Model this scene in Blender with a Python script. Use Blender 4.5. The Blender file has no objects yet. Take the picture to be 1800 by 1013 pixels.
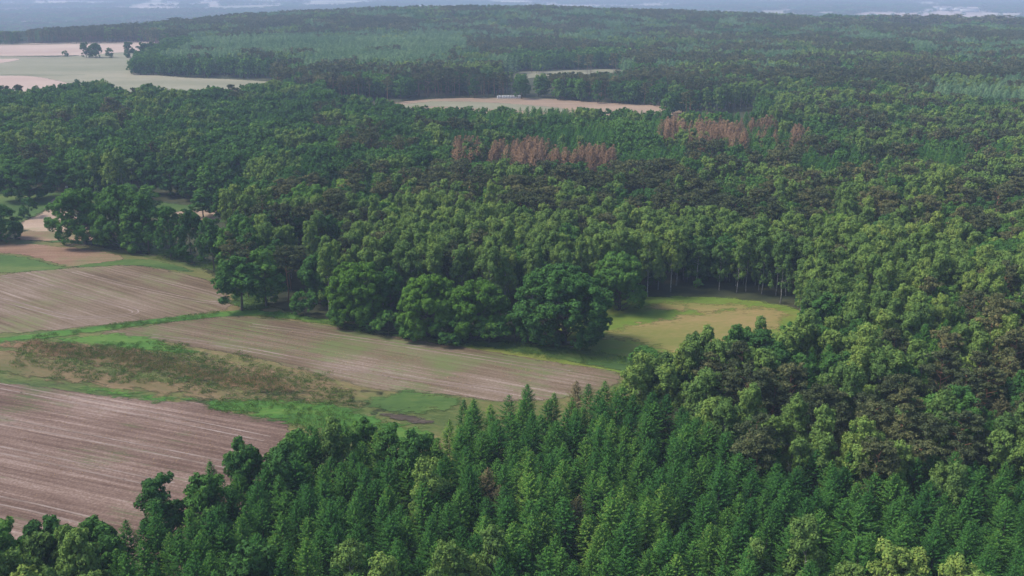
import bpy, math, random
import numpy as np
from mathutils import Vector
from mathutils.geometry import tessellate_polygon

R = math.radians
sc = bpy.context.scene
COL = sc.collection
rng = np.random.default_rng(11)
random.seed(11)

# ------------------------------------------------------------------ camera
F = 1800.0            # focal length in pixels of the 1800 px wide photograph
CAM_H = 80.0
HORIZON = -45.0
KD = F / 2400.0        # distances below were paced out for 2400
PITCH = math.atan((506.5 - HORIZON) / F)
cd = bpy.data.cameras.new('camera'); cam = bpy.data.objects.new('camera', cd); COL.objects.link(cam)
cam.location = (0, 0, CAM_H); cam.rotation_euler = (R(90) - PITCH, 0, 0)
cd.sensor_width = 36; cd.lens = 36 * F / 1800; cd.clip_end = 40000; cd.clip_start = 1
sc.camera = cam

# ------------------------------------------------------------------ light
SUN_EL, SUN_AZ = 52.0, -85.0    # azimuth from +Y towards +X: high on the left
w = bpy.data.worlds.new('World'); sc.world = w; w.use_nodes = True
nt = w.node_tree
bg = nt.nodes['Background']
sky = nt.nodes.new('ShaderNodeTexSky'); sky.sky_type = 'NISHITA'; sky.sun_disc = False
sky.sun_elevation = R(SUN_EL); sky.sun_rotation = R(SUN_AZ); sky.air_density = 1.0; sky.dust_density = 2.5; sky.ozone_density = 1.0
nt.links.new(sky.outputs[0], bg.inputs[0]); bg.inputs[1].default_value = 0.11
sd = bpy.data.lights.new('sun', 'SUN'); sun = bpy.data.objects.new('sun', sd); COL.objects.link(sun)
sd.energy = 2.1; sd.angle = R(16); sd.color = (1.0, 0.93, 0.82)
dv = Vector((math.sin(R(SUN_AZ)) * math.cos(R(SUN_EL)), math.cos(R(SUN_AZ)) * math.cos(R(SUN_EL)), math.sin(R(SUN_EL))))
sun.rotation_euler = dv.to_track_quat('Z', 'Y').to_euler()
sun.location = (-200, 100, 300)
sc.view_settings.view_transform = 'Standard'; sc.view_settings.look = 'None'
sc.view_settings.exposure = 1.12; sc.view_settings.gamma = 1.0; sc.view_settings.use_curve_mapping = False
sc.render.engine = 'CYCLES'
cy = sc.cycles
cy.max_bounces = 4; cy.diffuse_bounces = 1; cy.glossy_bounces = 1; cy.transmission_bounces = 2; cy.volume_bounces = 1
HAZE_DENSITY = 0.00022
HAZE_COLOR = (0.48, 0.61, 0.86, 1)

# ------------------------------------------------------------------ helpers
def smooth(a, b, x):
    t = np.clip((x - a) / (b - a), 0, 1); return t * t * (3 - 2 * t)

DROP = 70.0           # the far plain lies lower than the wooded plateau
def hill(x, y):
    x = np.asarray(x, float); y = np.asarray(y, float)
    return 18.0 * np.exp(-((x + 30) / 400) ** 2) * smooth(1600 * KD, 2120 * KD, y) * (1 - smooth(2250 * KD, 2900 * KD, y)) - DROP * smooth(0, 1250 * KD, y - 2150 * KD + 400 * smooth(-330, -620, x))

def project(x, y, z):
    """world -> photograph pixel (1800 wide)"""
    x = np.asarray(x, float); dz = np.asarray(z, float) - CAM_H
    fwd = y * math.cos(PITCH) - dz * math.sin(PITCH)
    up = y * math.sin(PITCH) + dz * math.cos(PITCH)
    fwd = np.maximum(fwd, 1e-3)
    return 900 + F * x / fwd, 506.5 - F * up / fwd

def at(px, py, z=0.0):
    """photograph pixel -> point on the plane z"""
    u = (px - 900) / F; v = (506.5 - py) / F
    dx = u; dy = math.cos(PITCH) + v * math.sin(PITCH); dz = -math.sin(PITCH) + v * math.cos(PITCH)
    t = (z - CAM_H) / dz
    return (dx * t, dy * t)

def inside(poly, X, Y):
    X = np.asarray(X, float); Y = np.asarray(Y, float)
    r = np.zeros(X.shape, bool); n = len(poly)
    for i in range(n):
        x0, y0 = poly[i]; x1, y1 = poly[(i + 1) % n]
        if y0 == y1: continue
        c = ((y0 > Y) != (y1 > Y)) & (X < (x1 - x0) * (Y - y0) / (y1 - y0) + x0)
        r ^= c
    return r

def vnoise(x, y, seed=0):
    """smooth value noise 0..1, numpy"""
    x = np.asarray(x, float); y = np.asarray(y, float)
    xi = np.floor(x).astype(np.int64); yi = np.floor(y).astype(np.int64)
    fx = x - xi; fy = y - yi
    fx = fx * fx * (3 - 2 * fx); fy = fy * fy * (3 - 2 * fy)
    a = hsh(xi, yi, seed); b = hsh(xi + 1, yi, seed); c = hsh(xi, yi + 1, seed); d = hsh(xi + 1, yi + 1, seed)
    return (a * (1 - fx) + b * fx) * (1 - fy) + (c * (1 - fx) + d * fx) * fy

def hsh(i, j, seed=0):
    h = (i * 374761393 + j * 668265263 + seed * 974711) & 0xffffffff
    h = ((h ^ (h >> 13)) * 1274126177) & 0xffffffff
    h = (h ^ (h >> 16)) & 0xffffffff
    h = (h * 2246822519) & 0xffffffff; h ^= h >> 15
    return (h & 0xffffff) / float(0xffffff)

def tag(o, label=None, cat=None, group=None, kind=None):
    if label: o['label'] = label
    if cat: o['category'] = cat
    if group: o['group'] = group
    if kind: o['kind'] = kind
    return o

# ------------------------------------------------------------------ materials
def new_mat(name):
    m = bpy.data.materials.new(name); m.use_nodes = True
    n = m.node_tree; n.nodes.clear()
    out = n.nodes.new('ShaderNodeOutputMaterial')
    return m, n, out

def math_node(n, op, a, b=None, clamp=False):
    k = n.nodes.new('ShaderNodeMath'); k.operation = op; k.use_clamp = clamp
    for i, v in enumerate((a, b)):
        if v is None: continue
        if isinstance(v, (int, float)): k.inputs[i].default_value = v
        else: n.links.new(v, k.inputs[i])
    return k.outputs[0]

def ramp(n, fac, stops, interp='LINEAR'):
    r = n.nodes.new('ShaderNodeValToRGB'); r.color_ramp.interpolation = interp
    e = r.color_ramp.elements
    while len(e) < len(stops): e.new(0.5)
    for k, (p, c) in zip(e, stops): k.position = p; k.color = (*c, 1)
    n.links.new(fac, r.inputs[0]); return r.outputs[0]

def mixc(n, fac, a, b, mode='MIX'):
    k = n.nodes.new('ShaderNodeMix'); k.data_type = 'RGBA'; k.blend_type = mode
    if isinstance(fac, (int, float)): k.inputs[0].default_value = fac
    else: n.links.new(fac, k.inputs[0])
    for i, v in ((6, a), (7, b)):
        if isinstance(v, tuple): k.inputs[i].default_value = (*v, 1)
        else: n.links.new(v, k.inputs[i])
    return k.outputs[2]

def noise(n, vec, scale, detail=3, rough=0.5):
    k = n.nodes.new('ShaderNodeTexNoise'); k.inputs['Scale'].default_value = scale
    k.inputs['Detail'].default_value = detail; k.inputs['Roughness'].default_value = rough
    n.links.new(vec, k.inputs['Vector']); return k.outputs[0]

def leaf_mat(name, stops, transl=0.25, patch=0.012):
    """leaf colour: own value of each leaf, of each tree and of the patch of wood it grows in"""
    stops = [(p, tuple(x * GAIN for x in c)) for p, c in stops]
    m, n, out = new_mat(name)
    at_ = n.nodes.new('ShaderNodeAttribute'); at_.attribute_name = 'leaf_value'
    oi = n.nodes.new('ShaderNodeObjectInfo')
    sep = n.nodes.new('ShaderNodeMapping'); n.links.new(oi.outputs['Location'], sep.inputs[0])
    sep.inputs['Scale'].default_value = (1, 1, 0)
    big = noise(n, sep.outputs[0], patch, 2)
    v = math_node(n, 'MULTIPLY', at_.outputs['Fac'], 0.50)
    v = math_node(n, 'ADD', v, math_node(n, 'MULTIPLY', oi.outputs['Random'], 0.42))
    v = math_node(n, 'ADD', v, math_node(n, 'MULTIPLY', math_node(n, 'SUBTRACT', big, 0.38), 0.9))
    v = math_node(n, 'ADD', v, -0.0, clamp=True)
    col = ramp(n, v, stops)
    d = n.nodes.new('ShaderNodeBsdfDiffuse'); n.links.new(col, d.inputs[0])
    t = n.nodes.new('ShaderNodeBsdfTranslucent')
    n.links.new(mixc(n, 0.5, col, (0.10, 0.14, 0.02)), t.inputs[0])
    ms = n.nodes.new('ShaderNodeMixShader'); ms.inputs[0].default_value = transl
    n.links.new(d.outputs[0], ms.inputs[1]); n.links.new(t.outputs[0], ms.inputs[2])
    n.links.new(ms.outputs[0], out.inputs[0]); return m

def bark_mat(name, a, b, scale=1.5, hi=None):
    m, n, out = new_mat(name)
    tc = n.nodes.new('ShaderNodeTexCoord')
    f = noise(n, tc.outputs['Object'], scale, 4, 0.7)
    c = ramp(n, f, [(0.35, a), (0.6, b)])
    if hi:   # colour changes up the trunk (pine: grey foot, orange top)
        s = n.nodes.new('ShaderNodeSeparateXYZ'); n.links.new(tc.outputs['Object'], s.inputs[0])
        c = mixc(n, math_node(n, 'MULTIPLY', s.outputs[2], 0.11, clamp=True), c, hi)
    d = n.nodes.new('ShaderNodeBsdfPrincipled'); n.links.new(c, d.inputs['Base Color']); d.inputs['Roughness'].default_value = 0.9
    n.links.new(d.outputs[0], out.inputs[0]); return m

GAIN = 1.75
M = {}
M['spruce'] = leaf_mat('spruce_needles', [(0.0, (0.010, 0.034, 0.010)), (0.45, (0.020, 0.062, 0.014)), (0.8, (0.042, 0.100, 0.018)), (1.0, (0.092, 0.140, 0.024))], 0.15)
M['brown'] = leaf_mat('brownish_needles', [(0.0, (0.026, 0.034, 0.017)), (0.5, (0.055, 0.054, 0.026)), (1.0, (0.105, 0.078, 0.038))], 0.12)
M['larch'] = leaf_mat('larch_needles', [(0.0, (0.030, 0.064, 0.034)), (0.5, (0.055, 0.110, 0.050)), (1.0, (0.125, 0.185, 0.085))], 0.2)
M['birch'] = leaf_mat('birch_leaves', [(0.0, (0.026, 0.056, 0.019)), (0.4, (0.060, 0.106, 0.028)), (0.75, (0.100, 0.152, 0.034)), (1.0, (0.150, 0.182, 0.040))], 0.22)
M['oak'] = leaf_mat('broad_leaves', [(0.0, (0.014, 0.038, 0.014)), (0.45, (0.028, 0.070, 0.018)), (0.8, (0.050, 0.112, 0.022)), (1.0, (0.10, 0.165, 0.03))], 0.17)
M['oak_dark'] = leaf_mat('dark_oak_leaves', [(0.0, (0.010, 0.028, 0.011)), (0.45, (0.019, 0.050, 0.015)), (0.8, (0.034, 0.082, 0.019)), (1.0, (0.06, 0.12, 0.025))], 0.15)
M['oak_mid'] = leaf_mat('fresh_oak_leaves', [(0.0, (0.022, 0.055, 0.012)), (0.45, (0.048, 0.102, 0.016)), (0.8, (0.076, 0.148, 0.022)), (1.0, (0.11, 0.18, 0.03))], 0.2)
M['bright'] = leaf_mat('bright_leaves', [(0.0, (0.038, 0.080, 0.018)), (0.5, (0.075, 0.140, 0.024)), (1.0, (0.13, 0.20, 0.034))], 0.3)
M['pine'] = leaf_mat('pine_needles', [(0.0, (0.020, 0.032, 0.017)), (0.5, (0.044, 0.056, 0.025)), (0.85, (0.080, 0.084, 0.034)), (1.0, (0.13, 0.112, 0.045))], 0.12)
M['dead'] = leaf_mat('rusty_needles', [(0.0, (0.050, 0.034, 0.020)), (0.5, (0.112, 0.068, 0.040)), (1.0, (0.18, 0.115, 0.070))], 0.15)
M['bark'] = bark_mat('grey_brown_bark', (0.045, 0.038, 0.03), (0.10, 0.085, 0.065))
M['birch_bark'] = bark_mat('white_birch_bark', (0.07, 0.065, 0.06), (0.36, 0.34, 0.31), 1.6)
M['pine_bark'] = bark_mat('pine_bark', (0.07, 0.05, 0.04), (0.13, 0.085, 0.06), 1.5, (0.26, 0.13, 0.07))
M['dead_bark'] = bark_mat('dry_bark', (0.09, 0.07, 0.06), (0.19, 0.14, 0.11))

# ------------------------------------------------------------------ mesh from arrays
def build_mesh(name, parts):
    """parts: list of (verts Nx3, quads Mx4, leaf values N, material)"""
    V, Q, L, mi, mats = [], [], [], [], []
    off = 0
    for v, q, l, m in parts:
        V.append(v); Q.append(q + off); L.append(l); off += len(v)
        if m not in mats: mats.append(m)
        mi.append(np.full(len(q), mats.index(m), np.int32))
    V = np.concatenate(V); Q = np.concatenate(Q); L = np.concatenate(L); mi = np.concatenate(mi)
    me = bpy.data.meshes.new(name)
    me.vertices.add(len(V)); me.vertices.foreach_set('co', V.astype(np.float32).ravel())
    me.loops.add(Q.size); me.loops.foreach_set('vertex_index', Q.astype(np.int32).ravel())
    me.polygons.add(len(Q)); me.polygons.foreach_set('loop_start', np.arange(0, Q.size, 4, dtype=np.int32))
    me.polygons.foreach_set('material_index', mi)
    a = me.attributes.new('leaf_value', 'FLOAT', 'POINT'); a.data.foreach_set('value', L.astype(np.float32))
    for m in mats: me.materials.append(m)
    me.update(calc_edges=True); me.validate()
    return me

def unit(a): return a / np.maximum(np.linalg.norm(a, axis=-1, keepdims=True), 1e-9)

def leaves(P, N, size, g, aspect=0.6, T=None, val=None, mat=None):
    """one folded rhombus per row of P, facing N"""
    n = len(P)
    if T is None: T = g.normal(size=(n, 3))
    T = unit(T - (T * N).sum(1)[:, None] * N)
    B = np.cross(N, T)
    s = np.asarray(size).reshape(-1, 1) if np.ndim(size) else np.full((n, 1), size)
    a = P - T * s * 0.5; c = P + T * s * (0.5 + 0.15 * g.random((n, 1)))
    b = P + B * s * aspect * 0.5 + T * s * 0.1 * g.normal(size=(n, 1)) - N * s * 0.12
    d = P - B * s * aspect * 0.5 + T * s * 0.1 * g.normal(size=(n, 1)) - N * s * 0.12
    V = np.stack([a, b, c, d], 1).reshape(-1, 3)
    Q = np.arange(4 * n).reshape(-1, 4)
    if val is None: val = g.random(n)
    return (V, Q, np.repeat(val, 4), mat)

def tubes(segs, sides, mat):
    """segs: list of (p0, p1, r0, r1)"""
    V, Q = [], []
    for k, (p0, p1, r0, r1) in enumerate(segs):
        p0 = np.array(p0, float); p1 = np.array(p1, float)
        d = unit(p1 - p0); u = unit(np.cross(d, [0.31, 0.95, 0.11])); v = np.cross(d, u)
        a = np.arange(sides) * 2 * math.pi / sides
        ring = np.cos(a)[:, None] * u + np.sin(a)[:, None] * v
        b = len(V) * sides
        V.append(p0 + ring * r0); V.append(p1 + ring * r1)
        for i in range(sides):
            j = (i + 1) % sides
            Q.append((b + i, b + j, b + sides + j, b + sides + i))
    V = np.concatenate(V); return (V, np.array(Q), np.zeros(len(V)), mat)

def trunk_line(g, H, r, lean=0.25, n=5, frac=0.92):
    pts = [np.zeros(3)]
    off = np.zeros(2)
    for i in range(1, n + 1):
        off = off + g.normal(size=2) * lean * H / n * 0.12
        pts.append(np.array([off[0], off[1], H * frac * i / n]))
    pts[0][2] = -0.4
    segs = [(pts[i], pts[i + 1], r * (1 - i / n * 0.92), r * (1 - (i + 1) / n * 0.92)) for i in range(n)]
    return pts, segs

def on_trunk(pts, z):
    zs = [p[2] for p in pts]
    return np.array([np.interp(z, zs, [p[0] for p in pts]), np.interp(z, zs, [p[1] for p in pts]), z])

# ------------------------------------------------------------------ tree kinds
def conifer(seed, lod, mat, bark, H=17.0, RAD=2.5, sparse=1.0, base=0.12, droop=1.0):
    g = np.random.default_rng(seed)
    step = [0.40, 0.62, 1.15][lod]; k = [1.0, 1.7, 3.2][lod]
    pts, tr = trunk_line(g, H, 0.19, 0.12)
    z = H * base; P, T, N, S, L = [], [], [], [], []
    ax = g.normal(size=2) * 0.15
    while z < H * 0.985:
        t = (z - H * base) / (H * (1 - base))
        nb = [7, 6, 5][lod] if t < 0.85 else 4
        a0 = g.random() * 6.28
        for b in range(nb):
            if g.random() > sparse: continue
            a = a0 + b * 6.283 / nb + g.normal() * 0.25
            Lb = RAD * min(((H - z + 0.2) / 5.2) ** 0.85, 1.0 - 0.12 * max(0, (H - z - 6) / 8 - 0.6)) * g.uniform(0.72, 1.15) * (1 + 0.12 * math.sin(a * 2 + seed))
            Lb = max(Lb, 0.22); el = -0.34 * droop + 0.95 * t + g.normal() * 0.08
            c0 = on_trunk(pts, min(z + g.normal() * 0.1, H * 0.9)); c0[2] = z
            if z > H * 0.9: c0[:2] = pts[-1][:2]
            out = np.array([math.cos(a), math.sin(a), 0]); side = np.array([-out[1], out[0], 0])
            ns = max(1, int(Lb / (0.27 * k)))
            for i in range(ns + 1):
                s = 0.22 + 0.78 * (i + 0.5 * g.random()) / (ns + 0.4)
                r = s * Lb
                p = c0 + out * r * math.cos(el) + np.array([0, 0, r * math.sin(el) + 0.22 * Lb * s * s - 0.1 * Lb])
                wl = (0.27 + 0.22 * (1 - s)) * k ** 0.8
                for sg in (-1, 1):
                    d = unit(out * (0.75 + 0.4 * s) + side * sg * (0.85 - 0.25 * s) + np.array([0, 0, 0.16 + 0.35 * s * g.random() - 0.28 * (1 - t)]))
                    P.append(p + d * wl * 0.42); T.append(d)
                    nn = np.array([0, 0, 1.0]) + side * sg * 0.45 + out * 0.35 + g.normal(size=3) * 0.28
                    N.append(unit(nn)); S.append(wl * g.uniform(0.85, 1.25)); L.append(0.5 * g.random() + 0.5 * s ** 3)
        z += step * g.uniform(0.8, 1.2) * (1.0 if t < 0.8 else 0.75)
    top = pts[-1].copy()
    for i in range([9, 6, 4][lod]):     # leader
        d = unit(np.array([g.normal() * 0.35, g.normal() * 0.35, 1.0])); p = top.copy(); p[2] = H * g.uniform(0.955, 1.0)
        P.append(p); T.append(d); N.append(unit(g.normal(size=3))); S.append(0.5 * k ** 0.5); L.append(0.9)
    P = np.array(P); T = np.array(T); N = np.array(N); S = np.array(S)
    crown = leaves(P, N, S, g, 0.52, T, np.array(L), mat)
    crown = (crown[0] + [0, 0, 0], crown[1], crown[2], mat)
    tr.append((pts[-1], (top[0], top[1], H), 0.02, 0.008))
    return crown, tubes(tr, 5 if lod else 6, bark)

def broad(seed, lod, mat, bark, H=15.0, W=15.0, cb=0.16, nl=34, lr=0.27, leaf=0.46, cover=1.0, top=1.0, r=0.42, droop=0.0, sub=9, flat=1.0):
    g = np.random.default_rng(seed)
    k = [1.0, 1.75, 3.2][lod]; leaf = leaf * k
    pts, tr = trunk_line(g, H * 0.78, r, 0.35)
    a, c = W / 2, H * (1 - cb) / 2; zc = H * cb + c
    # lobes on and in an uneven envelope
    D = unit(g.normal(size=(nl, 3)) + [0, 0, 0.15]); D[:, 2] = np.where(D[:, 2] < -0.75, -D[:, 2], D[:, 2])
    ecc = 1 + 0.10 * np.sin(2 * np.arctan2(D[:, 1], D[:, 0]) + seed)
    lrad = lr * min(a, c) * g.uniform(0.72, 1.35, nl)
    rr = np.where(g.random(nl) < 0.22, g.uniform(0.3, 0.7, nl), g.uniform(0.86, 1.03, nl))
    wid = np.where(D[:, 2] > 0, (1 - D[:, 2] ** 2 * 0.0), 1.0) * ecc
    # narrow the top where asked
    nar = np.where(D[:, 2] > 0, 1 - (1 - top) * D[:, 2], 1.0)
    Cn = np.stack([D[:, 0] * (a - lrad) * rr * wid * nar, D[:, 1] * (a - lrad) * rr * wid * nar, zc + D[:, 2] * (c - lrad * 0.8) * rr], 1)
    Cn[:, :2] += np.array([on_trunk(pts, z)[:2] for z in np.clip(Cn[:, 2], 0, H * 0.75)])
    segs = list(tr)
    if lod == 0:
        for i in range(nl):
            if g.random() < 0.75:
                z0 = max(H * cb * 0.7, min(H * 0.66, Cn[i, 2] - np.linalg.norm(Cn[i, :2]) * 0.75))
                p0 = on_trunk(pts, z0); mid = (p0 * 0.45 + Cn[i] * 0.55) - [0, 0, 0.05 * W * g.random()]
                segs.append((p0, mid, r * 0.34, r * 0.2)); segs.append((mid, Cn[i], r * 0.2, r * 0.06))
    # sub clumps
    nsub = max(3, int(sub / (1 if lod == 0 else 1.5 * lod)))
    li = np.repeat(np.arange(nl), nsub)
    outw = unit(Cn[li] - [0, 0, zc - c * 0.4])
    sd_ = unit(g.normal(size=(len(li), 3)) + outw * 0.9 + [0, 0, 0.35])
    SC = Cn[li] + sd_ * (lrad[li] * g.uniform(0.62, 1.08, len(li)))[:, None] * [1, 1, flat]
    SR = lrad[li] * g.uniform(0.30, 0.52, len(li))
    area = 4 * math.pi * SR ** 2
    cnt = np.maximum(3, (cover * 0.62 * area / (leaf * leaf * 0.33)).astype(int))
    ci = np.repeat(np.arange(len(SC)), cnt)
    ld = unit(g.normal(size=(len(ci), 3)) + sd_[ci] * 0.55 + [0, 0, 0.25])
    P = SC[ci] + ld * (SR[ci] * (1 - 0.45 * g.random(len(ci)) ** 2))[:, None] * [1, 1, flat]
    P[:, 2] = np.maximum(P[:, 2] - droop * g.random(len(ci)), 0.15)
    N = unit(ld * 1.0 + g.normal(size=P.shape) * 0.55 + sd_[ci] * 0.3)
    sv = g.random(len(SC))
    val = np.clip(0.65 * g.random(len(ci)) + 0.35 * sv[ci], 0, 1)
    T = None
    if droop: T = g.normal(size=P.shape) * 0.7 + [0, 0, -1.0]
    crown = leaves(P, N, leaf * g.uniform(0.7, 1.3, len(P)), g, 0.66, T, val, mat)
    return crown, tubes(segs, 4 if lod else 5, bark)

def pine(seed, lod, mat, bark, H=17.0):
    g = np.random.default_rng(seed); k = [1.0, 1.7, 3.0][lod]; leaf = 0.44 * k
    pts, tr = trunk_line(g, H * 0.95, 0.22, 0.45)
    nl = 15 + int(g.integers(5)); z0 = H * g.uniform(0.42, 0.55)
    zs = np.sort(z0 + (H * 0.97 - z0) * g.random(nl) ** 0.75); zs[-1] = H * 0.96; zs[-2] = H * 0.93
    a = g.random(nl) * 6.283; t = (zs - z0) / (H - z0)
    rad = (3.0 * np.sqrt(np.maximum(1 - t ** 2.2, 0.02)) + 0.1) * g.uniform(0.35, 1.0, nl)
    Cn = np.stack([np.cos(a) * rad, np.sin(a) * rad, zs], 1)
    Cn[:, :2] += np.array([on_trunk(pts, z)[:2] for z in zs])
    lr = g.uniform(0.95, 1.6, nl)
    segs = list(tr)
    for i in range(nl):
        p0 = on_trunk(pts, max(zs[i] - 0.5 - rad[i] * 0.3, z0 * 0.9))
        segs.append((p0, Cn[i], 0.08, 0.025))
    nsub = [8, 5, 3][lod]
    li = np.repeat(np.arange(nl), nsub)
    sd_ = unit(g.normal(size=(len(li), 3)) * [1, 1, 0.7] + [0, 0, 0.3])
    SC = Cn[li] + sd_ * (lr[li] * g.uniform(0.45, 1.0, len(li)))[:, None] * [1, 1, 0.42]
    SR = lr[li] * g.uniform(0.32, 0.5, len(li))
    cnt = np.maximum(3, (0.55 * 4 * math.pi * SR ** 2 / (leaf * leaf * 0.28)).astype(int))
    ci = np.repeat(np.arange(len(SC)), cnt)
    ld = unit(g.normal(size=(len(ci), 3)) + [0, 0, 0.5])
    P = SC[ci] + ld * SR[ci][:, None] * [1, 1, 0.6] * g.uniform(0.6, 1, (len(ci), 1))
    N = unit(ld + g.normal(size=P.shape) * 0.7)
    val = np.clip(0.6 * g.random(len(ci)) + 0.4 * g.random(len(SC))[ci], 0, 1)
    crown = leaves(P, N, leaf * g.uniform(0.7, 1.25, len(P)), g, 0.55, None, val, mat)
    return crown, tubes(segs, 4 if lod else 6, bark)

KIND = {}
def protos(kind, fn, nvar):
    """KIND[kind][lod] = list of (crown mesh, trunk mesh, joined mesh)"""
    out = []
    for lod in range(3):
        vs = []
        for v in range(nvar[lod]):
            c, t = fn(v + 7, lod)
            vs.append((build_mesh(kind + '_crown', [c]) if lod < 2 else None, build_mesh(kind + '_trunk', [t]) if lod < 2 else None, build_mesh(kind + '_whole', [c, t])))
        out.append(vs)
    KIND[kind] = out

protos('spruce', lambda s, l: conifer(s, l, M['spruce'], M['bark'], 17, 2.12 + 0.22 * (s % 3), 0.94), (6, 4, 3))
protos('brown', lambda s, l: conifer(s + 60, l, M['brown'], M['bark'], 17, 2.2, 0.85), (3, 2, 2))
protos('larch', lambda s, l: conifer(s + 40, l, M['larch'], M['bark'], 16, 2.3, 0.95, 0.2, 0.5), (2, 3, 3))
protos('dead', lambda s, l: conifer(s + 80, l, M['dead'], M['dead_bark'], 17, 2.3, 0.9, 0.12, 0.8), (3, 3, 2))
protos('birch', lambda s, l: broad(s + 120, l, M['birch'], M['birch_bark'], 15.5, 5.6, 0.10, 21, 0.40, 0.34, 1.0, 0.85, 0.15, 0.5, 7), (6, 4, 3))
protos('oak', lambda s, l: broad(s + 160, l, M['oak'], M['bark'], 15, 15, -0.10 if s % 2 else 0.03, 70, 0.205, 0.40, 1.0, 1.0, 0.42, 0, 10), (5, 3, 2))
for kd_, mt_ in (('oakdark', 'oak_dark'), ('oakmid', 'oak_mid')):
    protos(kd_, lambda s, l: broad(s + (500 if kd_ == 'oakmid' else 560), l, M[mt_], M['bark'], 15, 15, -0.06, 95, 0.185, 0.38, 1.0, 1.0, 0.42, 0, 10), (2, 1, 1))
protos('small', lambda s, l: broad(s + 200, l, M['oak'], M['bark'], 14, 8.5, -0.10 if s % 4 else 0.04, 28, 0.33, 0.42, 1.0, 0.85, 0.24, 0, 8), (4, 3, 3))
protos('bright', lambda s, l: broad(s + 240, l, M['bright'], M['bark'], 13, 9.5, 0.12, 22, 0.33, 0.42, 1.0, 0.9, 0.24, 0, 8), (3, 3, 2))
protos('pine', lambda s, l: pine(s + 280, l, M['pine'], M['pine_bark']), (5, 4, 3))
protos('shrub', lambda s, l: broad(s + 320, l, M['oak'], M['bark'], 4, 5, 0.0, 14, 0.4, 0.34, 1.1, 1.0, 0.10, 0, 7), (3, 2, 1))
HT = dict(oakdark=15, oakmid=15, brown=17, spruce=17, larch=16, dead=17, birch=15.5, oak=15, small=14, bright=13, pine=17, shrub=4)
WD = dict(oakdark=15, oakmid=15, brown=4.6, spruce=4.9, larch=4.8, dead=5, birch=5.6, oak=15, small=8.5, bright=9.5, pine=7, shrub=5)



# ------------------------------------------------------------------ ground and fields
def soil_mat(name, cols, ang, weeds=0.0, weedcol=(0.07, 0.12, 0.03), streak=1.0, row=0.55, patch=0.02):
    """ploughed soil: rows along ang, drier and damper patches, a few weeds"""
    m, n, out = new_mat(name)
    tc = n.nodes.new('ShaderNodeTexCoord')
    mp = n.nodes.new('ShaderNodeMapping'); mp.inputs['Rotation'].default_value = (0, 0, -ang)
    n.links.new(tc.outputs['Object'], mp.inputs[0])
    st = n.nodes.new('ShaderNodeMapping'); st.inputs['Scale'].default_value = (0.022, 1, 1); n.links.new(mp.outputs[0], st.inputs[0])
    s1 = noise(n, st.outputs[0], 1.15 / row * 0.5, 3, 0.6)
    st2 = n.nodes.new('ShaderNodeMapping'); st2.inputs['Scale'].default_value = (0.008, 1, 1); n.links.new(mp.outputs[0], st2.inputs[0])
    s2 = noise(n, st2.outputs[0], 0.22, 3, 0.6)
    p1 = noise(n, tc.outputs['Object'], patch, 4, 0.55)
    fine = noise(n, tc.outputs['Object'], 2.2, 4, 0.7)
    v = math_node(n, 'MULTIPLY', math_node(n, 'SUBTRACT', s1, 0.5), 1.15 * streak)
    v = math_node(n, 'ADD', v, math_node(n, 'MULTIPLY', math_node(n, 'SUBTRACT', s2, 0.5), 0.75 * streak))
    v = math_node(n, 'ADD', v, math_node(n, 'MULTIPLY', math_node(n, 'SUBTRACT', p1, 0.5), 1.5))
    v = math_node(n, 'ADD', v, math_node(n, 'MULTIPLY', math_node(n, 'SUBTRACT', fine, 0.5), 0.95))
    v = math_node(n, 'ADD', v, 0.5, clamp=True)
    c = ramp(n, v, cols)
    if weeds:
        w1 = noise(n, tc.outputs['Object'], 0.045, 4, 0.65); w2 = noise(n, st.outputs[0], 1.3, 4, 0.7)
        wf = math_node(n, 'ADD', w1, math_node(n, 'MULTIPLY', math_node(n, 'SUBTRACT', w2, 0.5), 0.8))
        wf = math_node(n, 'SUBTRACT', wf, 0.62 - weeds * 0.3)
        wf = math_node(n, 'MULTIPLY', wf, 5, clamp=True)
        c = mixc(n, math_node(n, 'MULTIPLY', wf, 0.75), c, weedcol)
    d = n.nodes.new('ShaderNodeBsdfPrincipled'); n.links.new(c, d.inputs['Base Color']); d.inputs['Roughness'].default_value = 0.95
    d.inputs['Specular IOR Level'].default_value = 0.1
    bp = n.nodes.new('ShaderNodeBump'); bp.inputs['Distance'].default_value = 0.25; bp.inputs['Strength'].default_value = 0.7
    n.links.new(math_node(n, 'ADD', s1, math_node(n, 'MULTIPLY', fine, 0.5)), bp.inputs['Height']); n.links.new(bp.outputs[0], d.inputs['Normal'])
    eg = n.nodes.new('ShaderNodeAttribute'); eg.attribute_name = 'leaf_value'
    e1 = noise(n, tc.outputs['Object'], 0.22, 3, 0.6); e2 = noise(n, st.outputs[0], 1.1, 3, 0.7)
    ev = math_node(n, 'ADD', math_node(n, 'MULTIPLY', math_node(n, 'SUBTRACT', e1, 0.5), 7.0), math_node(n, 'MULTIPLY', math_node(n, 'SUBTRACT', e2, 0.5), 6.0))
    ev = math_node(n, 'SUBTRACT', ev, eg.outputs['Fac'])
    ev = math_node(n, 'ADD', math_node(n, 'MULTIPLY', ev, 0.75), 0.5, clamp=True)
    tr = n.nodes.new('ShaderNodeBsdfTransparent'); mx = n.nodes.new('ShaderNodeMixShader')
    n.links.new(ev, mx.inputs[0]); n.links.new(tr.outputs[0], mx.inputs[1]); n.links.new(d.outputs[0], mx.inputs[2])
    n.links.new(mx.outputs[0], out.inputs[0]); return m

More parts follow.
